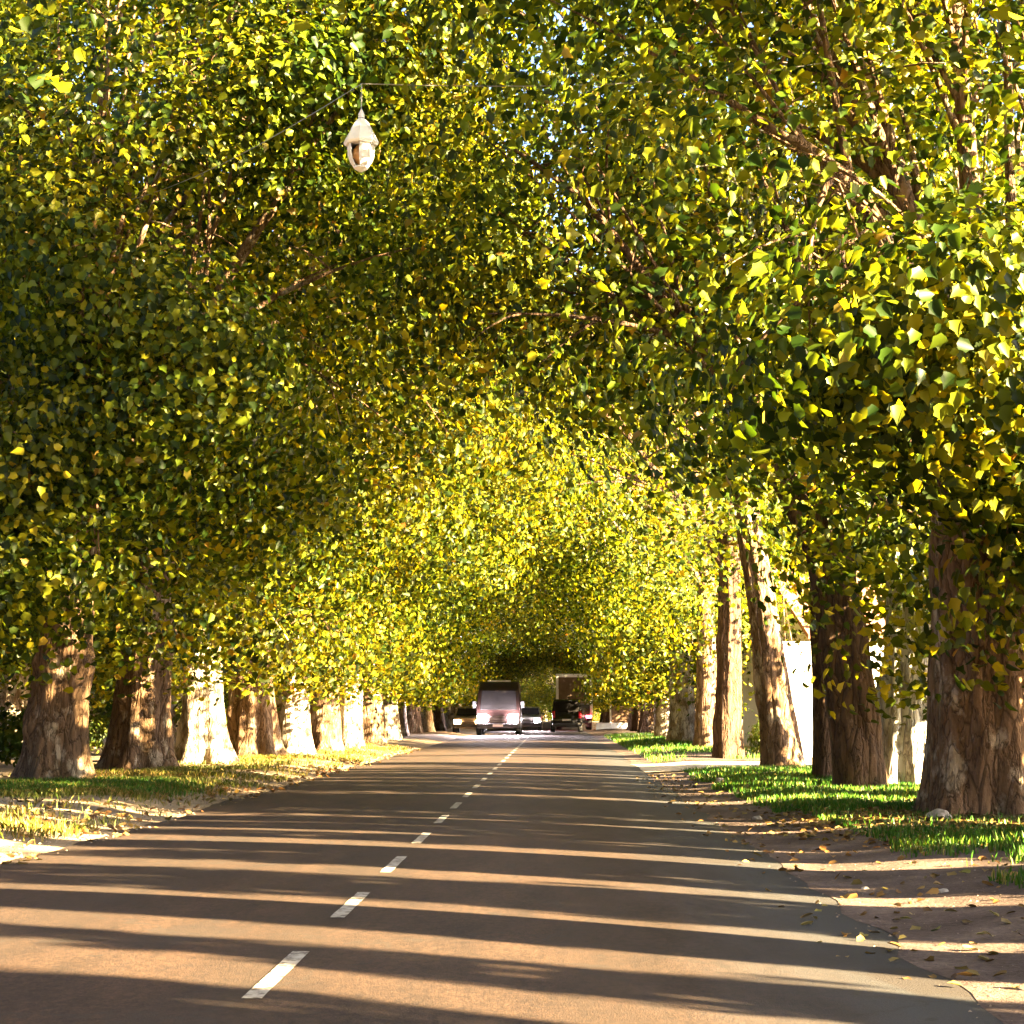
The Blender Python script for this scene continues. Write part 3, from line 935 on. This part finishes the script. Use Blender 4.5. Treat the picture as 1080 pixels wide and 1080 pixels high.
w1 = wood('woodland', -46, -24, -60, 260, 15, 52000, 0.95, 1)
tag(w1, 'dark far-off woodland seen between the trunks behind the oncoming side', 'woodland')
w2 = wood('woodland', 62, 78, -75, 330, 6.5, 44000, 0.95, 2)  # near stretch added out of view to cover low sky
tag(w2, 'dark far-off woodland beyond the pale house, extended out of view to cover low sky', 'woodland')
w3 = wood('woodland', -40, 40, 262, 285, 11, 22000, 0.8, 3)
tag(w3, 'dark far-off woodland crossing behind the end of the road', 'woodland')

w4 = wood('woodland', -46, 40, -62, -44, 18, 30000, 0.95, 4)  # added behind the camera to block skylight
tag(w4, 'unseen dark woodland added across the road behind the viewer to block skylight', 'woodland')

# ------------------------------------------------------------------ pale house behind the driveway
def house():
    root = empty('house', (13.6, 61.5, 0.0), R(10))
    tag(root, 'pale plastered house with a tiled roof behind the sandy driveway', 'house')
    W, D, H, rise = 13.0, 8.0, 3.7, 2.1
    m = MB()
    pts = [(-W / 2, -0.2), (W / 2, -0.2), (W / 2, H), (-W / 2, H)]
    th = 0.3
    # front wall with two window openings and a door opening, pieced so that nothing overlaps
    ops = [(-4.6, -3.4, 1.0, 2.4), (-0.6, 0.5, -0.2, 2.2), (3.2, 4.4, 1.0, 2.4)]
    xs = [-W / 2] + [v for o in ops for v in o[:2]] + [W / 2]
    for a, b in zip(xs[0::2], xs[1::2]): m.box(((a + b) / 2, -D / 2, (H - 0.2) / 2), (b - a, th, H + 0.2))
    for a, b, z0, z1 in ops:
        m.box(((a + b) / 2, -D / 2, (z1 + H) / 2), (b - a, th, H - z1))
        if z0 > 0: m.box(((a + b) / 2, -D / 2, (z0 - 0.2) / 2), (b - a, th, z0 + 0.2))
    m.box((0, D / 2, (H - 0.2) / 2), (W, th, H + 0.2))
    for sx in (-1, 1): m.box((sx * (W / 2 - th / 2), 0, (H - 0.2) / 2), (th, D - th, H + 0.2))
    for sx in (-1, 1):
        x = sx * (W / 2 - 0.15)
        vs = [m.bm.verts.new((x + dx, y, z)) for dx in (-0.15, 0.15) for y, z in ((-D / 2 + .2, H), (D / 2 - .2, H), (0, H + rise - .1))]
        m.bm.faces.new(vs[:3]); m.bm.faces.new(vs[3:])
        for i in range(3): m.bm.faces.new((vs[i], vs[(i + 1) % 3], vs[3 + (i + 1) % 3], vs[3 + i]))
    m.build('wall', M['plaster'], root)
    r = MB()
    for sy in (-1, 1):
        ey = sy * (D / 2 + 0.55)
        a = Vector((-W / 2 - 0.4, ey, H - 0.28)); b = Vector((W / 2 + 0.4, ey, H - 0.28)); c = Vector((W / 2 + 0.4, 0, H + rise)); d = Vector((-W / 2 - 0.4, 0, H + rise))
        r.quad(a, b, c, d, 0.14 if sy < 0 else -0.14)
    roof = r.build('roof', M['roof'], root)
    ch = MB().box((2.5, 1.6, H + rise), (0.6, 0.6, 1.6)).box((2.5, 1.6, H + rise + 0.85), (0.75, 0.75, 0.1))
    ch.build('chimney', M['plaster'], roof)
    for a, b, z0, z1 in ops:
        cx, w_, cz, h_ = (a + b) / 2, b - a, (z0 + z1) / 2, z1 - z0
        if z0 > 0:
            g = MB().box((cx, -D / 2 + 0.04, cz), (w_ - 0.12, 0.02, h_ - 0.12)).build('window', M['glass'], root)
            f = MB()
            for sx in (-1, 1): f.box((cx + sx * (w_ / 2 - 0.035), -D / 2 + 0.02, cz), (0.07, 0.08, h_))
            for sz in (-1, 1): f.box((cx, -D / 2 + 0.02, cz + sz * (h_ / 2 - 0.035)), (w_ - 0.14, 0.08, 0.07))
            f.box((cx, -D / 2 + 0.015, cz), (0.05, 0.07, h_ - 0.14))
            f.build('frame', M['wood'], g)
            MB().box((cx, -D / 2 - 0.2, z0 - 0.04), (w_ + 0.2, 0.12, 0.07)).build('sill', M['white_paint'], g)
        else:
            dr = MB().box((cx, -D / 2 + 0.03, cz), (w_ - 0.02, 0.05, h_ - 0.02)).build('door', M['wood'], root)
            MB().sph((cx + w_ / 2 - 0.12, -D / 2 - 0.02, 1.0), 0.035).build('handle', M['steel'], dr)


house()
root = empty('garden_wall', (9.6, 47.6, 0.0))
tag(root, 'tall whitewashed garden wall beyond the sandy driveway, seen between the trunks', 'wall')
MB().box((0, 0, 1.4), (8.2, 0.25, 3.1), 0.02).build('wall_run', M['plaster'], root)
MB().box((0, 0, 2.99), (8.3, 0.36, 0.08), 0.015).build('coping', M['stone'], root)

# ------------------------------------------------------------------ vehicles
def const(w): return lambda y, z: w


def wheel(root, x, y, r, wd):
    s = 1 if x > 0 else -1
    t = MB().lathe([(r * 0.60, -wd / 2), (r * 0.93, -wd / 2), (r, -wd * 0.32), (r, wd * 0.32), (r * 0.93, wd / 2), (r * 0.60, wd / 2)], seg=24)
    bmesh.ops.rotate(t.bm, cent=(0, 0, 0), matrix=Matrix.Rotation(R(90), 3, 'Y'), verts=t.bm.verts)
    bmesh.ops.translate(t.bm, vec=(x, y, r), verts=t.bm.verts)
    wo = t.build('wheel', M['rubber'], root, True)
    MB().cyl((x + s * 0.01, y, r), r * 0.60, wd * 0.96, 'X', 20).build('rim', M['rim'], wo, True)


def car(name, label, cat, loc, rz, L, W, H, belt, paint, hood=1.0, tailslope=0.25, lamps='off', tails='off', tall_rear=False):
    """a car with its nose at +y"""
    root = empty(name, loc, rz)
    tag(root, label, cat)
    y0, y1 = -L / 2, L / 2
    hw = W / 2
    zb = 0.30

    def wl(y, z):
        e = max(0.0, abs(y) - (L / 2 - 0.5)) / 0.5
        return hw * (1 - 0.07 * e) * (0.96 if z < zb + 0.05 else 1.0)
    b = MB()
    hoodz = belt - 0.14
    b.prof([(y0 + 0.05, zb), (y1 - 0.08, zb), (y1, zb + 0.22), (y1 - 0.02, hoodz - 0.16), (y1 - 0.16, hoodz - 0.04), (y1 - hood, belt), (y0 + 0.08, belt), (y0, belt - 0.2), (y0 - 0.02, zb + 0.25)], wl, 0.05)
    rf = y1 - hood - 0.75           # roof front edge
    rr = y0 + tailslope + 0.08      # roof rear edge

    def wc(y, z):
        t = (z - belt) / (H - belt)
        return hw * (0.97 - 0.16 * t)
    b.prof([(y0 + 0.10, belt - 0.03), (y1 - hood + 0.02, belt - 0.03), (rf, H - 0.05), (rf - 0.3, H), (rr + 0.25, H), (rr, H - 0.06)], wc, 0.04)
    b.build('body', M[paint], root, True)

    def cabin_quad(nm, ya, za, yb, zb_, out):
        wa, wb = wc(ya, za) - 0.10, wc(yb, zb_) - 0.09
        g = MB().quad((-wa, ya + out, za), (wa, ya + out, za), (wb, yb + out, zb_), (-wb, yb + out, zb_), 0.012)
        g.build(nm, M['glass'], root)
    d1 = (rf - (y1 - hood + 0.02)) / (H - 0.05 - belt)
    cabin_quad('windscreen', y1 - hood + 0.02 + d1 * 0.06, belt + 0.05, rf - d1 * 0.05, H - 0.09, 0.025)
    d2 = (rr - (y0 + 0.10)) / (H - 0.06 - belt)
    cabin_quad('rear_window', y0 + 0.10 + d2 * 0.07, belt + 0.06, rr - d2 * 0.05, H - 0.12, -0.03)
    for s in (-1, 1):
        for ya, yb in ((y1 - hood - 0.25, (rf + rr) / 2 + 0.04), ((rf + rr) / 2 - 0.04, rr + 0.15)):
            za, zt = belt + 0.05, H - 0.13
            q = [(s * (wc(0, za) + 0.012), ya, za), (s * (wc(0, za) + 0.012), yb, za), (s * (wc(0, zt) + 0.012), yb - 0.05 * (yb > 0), zt), (s * (wc(0, zt) + 0.012), min(ya - 0.12, rf - 0.1), zt)]
            MB().quad(*q, 0.012 if s < 0 else -0.012).build('side_window', M['glass'], root)
        hl = MB().box((s * (hw - 0.27), y1 - 0.03, hoodz - 0.16), (0.34, 0.12, 0.16), 0.03)
        hl.build('headlight', M['lamp_on' if lamps == 'on' else 'lamp_amber' if lamps == 'amber' else 'opal'], root, True)
        MB().box((s * (hw - 0.14), y0 + 0.0, belt - 0.22 + (0.12 if tall_rear else 0)), (0.17, 0.10, 0.22 if not tall_rear else 0.42), 0.03).build('tail_light', M['tail_on' if tails == 'on' else 'tail'], root, True)
        MB().box((s * (hw + 0.09), y1 - hood - 0.32, belt + 0.10), (0.18, 0.10, 0.13), 0.03).build('mirror', M['plastic'], root, True)
    MB().box((0, y1 + 0.0, zb + 0.12), (W * 0.94, 0.16, 0.20), 0.05).build('front_bumper', M['plastic'], root, True)
    MB().box((0, y0 - 0.02, zb + 0.14), (W * 0.94, 0.16, 0.22), 0.05).build('rear_bumper', M['plastic'], root, True)
    g = MB()
    for k in range(4): g.box((0, y1 + 0.0, hoodz - 0.10 - 0.055 * k), (W * 0.48, 0.06, 0.028))
    g.build('grille', M['plastic'], root)
    MB().box((0, y0 - 0.06, zb + 0.42), (0.50, 0.02, 0.11)).build('number_plate', M['plate'], root)
    for s in (-1, 1):
        for yy in (y1 - 0.82, y0 + 0.80): wheel(root, s * (hw - 0.10), yy, 0.34, 0.24)
    return root


VANY = 97.0


def van():
    """tall oncoming van, nose at -y after turning"""
    root = empty('minibus', (-2.95, VANY, 0.03), math.pi)
    tag(root, 'dark maroon high roofed minibus approaching with both headlights blazing', 'minibus')
    L, W, H = 5.6, 2.25, 2.75
    hw = W / 2
    b = MB()

    def wf(y, z): return hw * (1 - 0.10 * max(0, (z - 1.25) / 1.5)) * (1 - 0.05 * max(0, (y - 2.2) / 0.6))
    b.prof([(-L / 2, 0.35), (L / 2 - 0.05, 0.35), (L / 2, 0.6), (L / 2 - 0.05, 0.98), (L / 2 - 0.55, 1.22), (L / 2 - 1.25, 2.30), (L / 2 - 1.7, 2.66), (L / 2 - 2.3, H), (-L / 2 + 0.2, H - 0.03), (-L / 2, H - 0.25)], wf, 0.07)
    b.build('body', M['maroon'], root, True)
    MB().quad((-0.93, L / 2 - 0.58, 1.30), (0.93, L / 2 - 0.58, 1.30), (0.86, L / 2 - 1.21, 2.27), (-0.86, L / 2 - 1.21, 2.27), 0.02).build('windscreen', M['glass'], root)
    for s in (-1, 1):
        MB().box((s * 0.78, L / 2 - 0.04, 0.86), (0.50, 0.16, 0.36), 0.07).build('headlight', M['lamp_on'], root, True)
        MB().box((s * 1.24, L / 2 - 0.75, 1.55), (0.20, 0.12, 0.36), 0.05).build('mirror', M['plastic'], root, True)
        for k in range(3):
            ya = L / 2 - 1.35 - k * 1.3
            MB().quad((s * 1.125, ya, 1.35), (s * 1.125, ya - 1.15, 1.35), (s * 1.075, ya - 1.15, 2.1), (s * 1.075, ya - (0.35 if k == 0 else 0), 2.1), 0.012 if s < 0 else -0.012).build('side_window', M['glass'], root)
        MB().box((s * 0.98, -L / 2, 1.1), (0.16, 0.08, 0.5), 0.03).build('tail_light', M['tail'], root, True)
        for yy in (L / 2 - 0.95, -L / 2 + 1.1): wheel(root, s * (hw - 0.12), yy, 0.36, 0.26)
    MB().box((0, L / 2 - 0.0, 0.48), (W * 0.95, 0.18, 0.26), 0.06).build('bumper', M['plastic'], root, True)
    g = MB()
    for k in range(4): g.box((0, L / 2 - 0.0, 0.72 + 0.075 * k), (1.05, 0.06, 0.035))
    g.build('grille', M['steel'], root)
    MB().box((0, L / 2 + 0.10, 0.50), (0.52, 0.02, 0.12)).build('number_plate', M['plate'], root)
    MB().box((0, L / 2 - 2.0, H + 0.03), (1.2, 0.35, 0.10), 0.03).build('roof_sign', M['white_paint'], root, True)


van()
car('car', 'black upright hatchback driving away close behind the white truck', 'car', (0.62, 110, 0.03), 0, 4.2, 1.80, 1.92, 1.12, 'black_car', hood=1.05, tailslope=0.22, tall_rear=True)
car('car', 'beige car half hidden behind the minibus with one amber lamp showing on the verge', 'car', (-4.85, 104.5, 0.03), math.pi, 4.3, 1.75, 1.48, 0.95, 'tan_car', lamps='amber', tailslope=0.7)
car('car', 'silver car showing one bright lamp between the minibus and the black hatchback', 'car', (-1.75, 116, 0.04), math.pi, 4.3, 1.75, 1.5, 0.96, 'silver', lamps='on', tailslope=0.7)


def truck():
    root = empty('truck', (1.2, 122, 0.02))
    tag(root, 'white framed cargo truck with brown load cover ahead of the black hatchback', 'truck')
    W, zb, zt = 2.4, 1.0, 3.55
    hw = W / 2
    y0, y1 = 0.0, 5.4
    b = MB()
    for s in (-1, 1):
        b.box((s * (hw - 0.08), y0, (zb + zt) / 2), (0.16, 0.16, zt - zb), 0.02)
        b.box((s * (hw - 0.05), y1, (zb + zt) / 2), (0.10, 0.12, zt - zb), 0.02)
        b.box((s * (hw - 0.06), (y0 + y1) / 2, zt - 0.07), (0.10, y1 - y0 - 0.14, 0.14))
        b.box((s * (hw - 0.06), (y0 + y1) / 2, zb + 0.35), (0.06, y1 - y0 - 0.14, 0.7))
    b.box((0, y0, zt + 0.02), (W + 0.04, 0.2, 0.22), 0.04)
    b.box((0, y1, zt - 0.07), (W - 0.2, 0.10, 0.14))
    b.box((0, (y0 + y1) / 2, zt + 0.02), (W - 0.3, y1 - y0 - 0.25, 0.06))
    b.box((0, (y0 + y1) / 2, zb - 0.08), (W, y1 - y0 + 0.1, 0.14), 0.02)
    b.build('cargo_frame', M['white_metal'], root, True)
    t = MB()
    n = 14
    for k in range(n):
        x = -hw + 0.18 + (W - 0.36) * (k + 0.5) / n
        t.box((x, y0 + 0.05 + 0.025 * math.sin(k * 2.2), zb + 0.75 + 0.85), ((W - 0.36) / n * 1.02, 0.03, 1.74))
    t.build('rear_curtain', M['cargo'], root)
    MB().box((0, y0 - 0.02, zb + 0.36), (W - 0.34, 0.07, 0.66), 0.02).build('tailgate', M['plastic'], root, True)
    for s in (-1, 1):
        MB().box((s * (hw + 0.0), (y0 + y1) / 2, zb + 1.55), (0.02, y1 - y0 - 0.3, 1.6)).build('side_cover', M['cargo'], root)
        MB().box((s * (hw - 0.25), y0 - 0.08, zb - 0.15), (0.34, 0.08, 0.14), 0.02).build('tail_light', M['tail_on'], root, True)
        MB().box((s * (hw - 0.3), y0 + 0.5, 0.42), (0.46, 0.03, 0.5)).build('mudflap', M['rubber'], root)
        for yy in (1.0, 2.0, 6.4): wheel(root, s * (hw - 0.2), yy, 0.48, 0.32)
    ch = MB()
    for s in (-1, 1): ch.box((s * 0.45, 3.4, 0.72), (0.12, 7.0, 0.22))
    ch.box((0, y0 - 0.05, 0.55), (2.2, 0.1, 0.16)); ch.build('chassis', M['plastic'], root)
    c = MB().prof([(5.6, 0.6), (7.35, 0.6), (7.4, 1.3), (7.25, 1.6), (6.95, 2.55), (6.6, 2.75), (5.6, 2.75)], const(1.15), 0.06)
    cab = c.build('cab', M['white_metal'], root, True)
    MB().quad((-1.0, 7.27, 1.65), (1.0, 7.27, 1.65), (0.95, 7.0, 2.5), (-0.95, 7.0, 2.5), 0.015).build('windscreen', M['glass'], cab)
    for s in (-1, 1): MB().box((s * 1.3, 7.1, 1.95), (0.12, 0.14, 0.45), 0.03).build('mirror', M['plastic'], cab, True)
    MB().box((0, y0 - 0.12, 0.58), (0.5, 0.02, 0.12)).build('number_plate', M['plate'], root)


truck()

# low white wall and kiosk on the grassy side, far along
root = empty('low_wall', (3.75, 119, 0.0))
tag(root, 'low whitewashed roadside wall ending in a short pier beyond the grass', 'wall')
MB().box((0, 0, 0.21), (2.4, 0.3, 0.50), 0.03).box((0, 0, 0.485), (2.46, 0.36, 0.06), 0.015).build('wall_run', M['white_paint'], root)
MB().box((1.42, 0, 0.42), (0.4, 0.4, 0.92), 0.03).box((1.42, 0, 0.92), (0.48, 0.48, 0.09), 0.02).build('pier', M['white_paint'], root)
root = empty('kiosk', (4.35, 124, 0.0))
tag(root, 'small brown wooden kiosk with pale corner posts behind the low white wall', 'kiosk')
k = MB()
for i in range(9): k.box((-0.56 + 0.14 * i, 0.0, 1.12), (0.132, 0.05, 2.0))
for s in (-1, 1):
    for i in range(7): k.box((s * 0.62, 0.14 + 0.14 * i, 1.12), (0.05, 0.132, 2.0))
k.build('plank_wall', M['wood'], root)
for sx in (-1, 1):
    for yy in (-0.02, 1.1): MB().box((sx * 0.70, yy, 1.15), (0.09, 0.09, 2.32), 0.01).build('post', M['white_paint'], root)
MB().quad((-0.95, -0.3, 2.34), (0.95, -0.3, 2.34), (0.95, 1.4, 2.48), (-0.95, 1.4, 2.48), 0.07).build('roof', M['steel'], root)

# ------------------------------------------------------------------ hanging lantern
root = empty('hanging_lantern', LAMP)
root.scale = (0.94, 0.94, 0.94)
tag(root, 'white pointed street lantern hanging high among the leaves over the oncoming lane', 'street lantern')
MB().lathe([(0.205, -0.05), (0.222, -0.02), (0.20, 0.03), (0.135, 0.15), (0.13, 0.17), (0.085, 0.25), (0.045, 0.29)], seg=8).build('cap', M['white_metal'], root, False)
MB().lathe([(0.04, 0.30), (0.04, 0.35), (0.025, 0.38), (0.012, 0.41)], seg=12).build('finial', M['white_metal'], root, True)
g = MB()
segs = 8
prof_ = [(0.165, -0.025), (0.158, -0.16), (0.135, -0.25), (0.085, -0.33)]
for k in range(segs):
    if k == 5: continue      # the pane towards the oncoming lane is missing
    a0 = 2 * math.pi * (k + 0.06) / segs; a1 = 2 * math.pi * (k + 0.94) / segs
    for (r0, z0), (r1, z1) in zip(prof_, prof_[1:]):
        g.quad((r0 * math.cos(a0), r0 * math.sin(a0), z0), (r0 * math.cos(a1), r0 * math.sin(a1), z0), (r1 * math.cos(a1), r1 * math.sin(a1), z1), (r1 * math.cos(a0), r1 * math.sin(a0), z1), 0.006)
g.build('glass_shade', M['opal'], root)
f = MB()
for k in range(segs):
    a0 = 2 * math.pi * k / segs
    f.tube([(r0 * 1.02 * math.cos(a0), r0 * 1.02 * math.sin(a0), z0) for r0, z0 in prof_], [0.008] * 4, 6)
f.build('ribs', M['white_metal'], root, True)
MB().lathe([(0.02, -0.39), (0.06, -0.365), (0.09, -0.345), (0.09, -0.325), (0.03, -0.32)], seg=16).build('base_cup', M['white_metal'], root, True)
MB().lathe([(0.04, -0.03), (0.07, -0.06), (0.115, -0.14), (0.12, -0.20), (0.075, -0.27), (0.02, -0.30)], seg=16).build('bulb', M['amber_glass'], root, True)
MB().tube([(0, 0, 0.40), (0, 0, 0.75)], [0.008, 0.008], 6).build('hanger', M['steel'], root)
wire = MB()
pa, pb = Vector((-7.9, 29.5, 9.4)), Vector((5.1, 21.5, 9.3))
mid_ = LAMP + Vector((0, 0, 0.70))
pts = [pa.lerp(mid_, i / 10) - Vector((0, 0, 0.25 * math.sin(math.pi * i / 10))) for i in range(10)] + [mid_.lerp(pb, i / 10) - Vector((0, 0, 0.25 * math.sin(math.pi * i / 10))) for i in range(11)]
wo = wire.tube(pts, [0.006] * len(pts), 5).build('span_wire', M['steel'])
tag(wo, 'thin steel wire crossing above the road that carries the white lantern', 'wire')

# ------------------------------------------------------------------ grass, fallen leaves, stones
def blades(name, pts, hmin, hmax, mat, seed, label, lean=0.35):
    rg = np.random.default_rng(seed)
    n = len(pts)
    P = np.array(pts, dtype=np.float32)
    h = rg.uniform(hmin, hmax, n)[:, None]
    a = rg.uniform(0, 2 * math.pi, n)
    d = np.stack([np.cos(a), np.sin(a), 0 * a], 1)
    s = np.stack([-np.sin(a), np.cos(a), 0 * a], 1)
    wd = rg.uniform(0.004, 0.009, n)[:, None]
    ln = (rg.random(n) * lean + 0.1)[:, None]
    up = np.array([[0, 0, 1.0]])
    m1 = P + up * h * 0.55 + d * h * ln * 0.35
    tip = P + up * h * (1 - ln * 0.3) + d * h * ln
    V = np.stack([P - s * wd, P + s * wd, m1 + s * wd * 0.8, tip, m1 - s * wd * 0.8], 1).reshape(-1, 3)
    loops = (np.arange(n)[:, None] * 5 + np.arange(5)[None, :]).ravel()
    o = link_mesh(name, mesh_np(name, V, loops, np.arange(n) * 5), M[mat])
    tag(o, label, 'grass', kind='stuff')


def scatter(n, x0, x1, y0, y1, f, seed, bias=1.0):
    rg = random.Random(seed)
    out = []
    tries = 0
    while len(out) < n and tries < n * 25:
        tries += 1
        x = rg.uniform(x0, x1); y = y0 + (y1 - y0) * rg.random() ** bias
        if rg.random() < f(x, y): out.append((x, y, gz(x, y) + 0.005))
    return out


def patch(x, y, s, k): return noise.noise((x * s, y * s, k)) + 0.5 * noise.noise((x * s * 2.7, y * s * 2.7, k + 4))


def f_right(x, y):
    e = 2.55 + 0.35 * noise.noise((y * 0.5, 1, 8)) + (0.5 if y < 15 else 0.3 if y < 22 else 0)
    if x < e: return 0.0
    dtree = math.hypot(x - 4.7, (y - 19.6) * 0.7)
    if dtree < 1.75: return 0.08
    v = 0.55 + patch(x, y, 0.7, 2)
    if y < 15.5: v -= 0.25
    return max(0.02, min(1, v))


blades('grass', scatter(60000, 2.2, 7.5, 10.5, 37.5, f_right, 3, 1.1), 0.03, 0.11, 'grass', 1, 'lush green grass under the trunks before the sandy driveway')
blades('grass', scatter(6000, 3.3, 5.2, 10.0, 16.5, lambda x, y: max(0, min(1, 0.75 + patch(x, y, 0.8, 5))) if x > 3.55 + 0.3 * noise.noise((y, 0, 2)) else 0, 8), 0.05, 0.15, 'grass', 2, 'small green tuft of grass beyond the bare dirt, nearest the frame corner')
blades('grass', scatter(14000, 2.3, 5.5, 44, 90, lambda x, y: max(0, min(1, 0.4 + patch(x, y, 0.4, 6))), 9), 0.06, 0.2, 'grass', 3, 'thin grass strip along the asphalt past the sandy driveway')


def f_left(x, y):
    if x > edge_l(y) - 0.25: return 0
    v = patch(x, y, 0.5, 12) + 0.1
    d1 = math.hypot(x + 7.4, (y - 28.0) * 0.6)
    v += max(0, 1.1 - d1 / 2.6)
    return max(0.02, min(1, v))


blades('grass', scatter(34000, -9.5, -4.7, 17, 62, f_left, 5, 1.15), 0.04, 0.13, 'dry_grass', 4, 'thin yellowish grass on the sunny verge before the pale trunks', 0.6)
blades('grass', scatter(9000, -9.0, -5.2, 24.5, 31, lambda x, y: max(0, 1 - math.hypot(x + 7.3, (y - 27.6) * 0.75) / 2.3), 6), 0.05, 0.15, 'grass', 5, 'green grass ringing the flared foot of the thick shaded trunk')


def litter(name, pts, seed, size, label):
    rg = np.random.default_rng(seed)
    P = np.array(pts); P[:, 2] += 0.012 + rg.random(len(P)) * 0.02
    N = np.array([[0, 0, 1.0]]) + rg.normal(size=(len(P), 3)) * 0.3
    o = link_mesh(name, leaves_mesh(name, P, N, size * rg.uniform(0.6, 1.3, len(P)), rg), M['litter'])
    tag(o, label, 'fallen leaves', kind='stuff')


def f_lit(x, y):
    d = math.hypot(x - 4.7, (y - 19.5) * 0.6)
    return max(0.04, min(1, 1.25 - d / 2.2)) if x > RR - 0.2 else 0.02


litter('fallen_leaves', scatter(6500, 1.4, 7.0, 7.5, 36, f_lit, 31), 3, 0.07, 'brown fallen leaves round the massive reddish trunk and over the dirt')
litter('fallen_leaves', scatter(2600, -9.5, -4.3, 14, 60, lambda x, y: 0.5 + patch(x, y, 0.6, 3), 32), 4, 0.09, 'dry fallen leaves scattered over the sunny verge')
# grit along the edge of the asphalt
def grit(pts, seed, smin, smax, label):
    rg = random.Random(seed)
    V = []; F = []
    for x, y, z in pts:
        s = rg.uniform(smin, smax) ; b = len(V)
        for p in ((1, 0, 0), (-0.4, 0.8, 0.1), (-0.6, -0.7, 0), (0.1, 0.1, 0.75), (0, 0, -0.4)):
            V.append((x + p[0] * s * rg.uniform(.7, 1.3), y + p[1] * s * rg.uniform(.7, 1.3), z + s * 0.2 + p[2] * s))
        F += [(b + i, b + j, b + k) for i, j, k in ((0, 1, 3), (1, 2, 3), (2, 0, 3), (1, 0, 4), (2, 1, 4), (0, 2, 4))]
    me = bpy.data.meshes.new('gravel'); me.from_pydata(V, [], F)
    tag(link_mesh('gravel', me, M['grit']), label, 'gravel', kind='stuff')


grit(scatter(2200, RR - 0.25, 3.8, 5.5, 34, lambda x, y: max(0, 1.0 - abs(x - RR - 0.3) / 1.1), 41, 1.2), 1, 0.004, 0.016, 'brown grit strewn along the broken asphalt edge beside the dirt')
grit(scatter(1200, -6.0, RL + 0.2, 11, 40, lambda x, y: max(0, 1.0 - abs(x - RL + 0.2) / 0.8), 42, 1.2), 2, 0.004, 0.016, 'brown grit strewn along the sunny edge of the asphalt')


def stone(px, py, r, label, seed):
    x, y = G(px, py)
    m = MB()
    bmesh.ops.create_icosphere(m.bm, subdivisions=3, radius=r)
    for v in m.bm.verts:
        n_ = noise.noise(v.co * (1.6 / r) + Vector((seed, 0, 0))) + 0.4 * noise.noise(v.co * (4 / r) + Vector((seed, 3, 0)))
        v.co = v.co * (1 + 0.28 * n_)
        v.co.z *= 0.62
    o = m.build('stone', M['stone'], None, True)
    o.location = (x, y, max(gz(x, y), 0) + r * 0.30); o.rotation_euler.z = seed
    tag(o, label, 'stone')


stone(983, 868, 0.13, 'large pale stone lying against the roots of the massive reddish trunk', 1)
stone(795, 864, 0.06, 'flat pale stone at the broken asphalt edge before the grass', 2)
stone(757, 828, 0.09, 'whitish stone at the corner where grass meets the sandy driveway', 3)
stone(985, 943, 0.04, 'small pale stone on the bare dirt, alone beside the grass tuft', 4)
stone(905, 935, 0.03, 'small stone on the dirt just off the asphalt', 5)
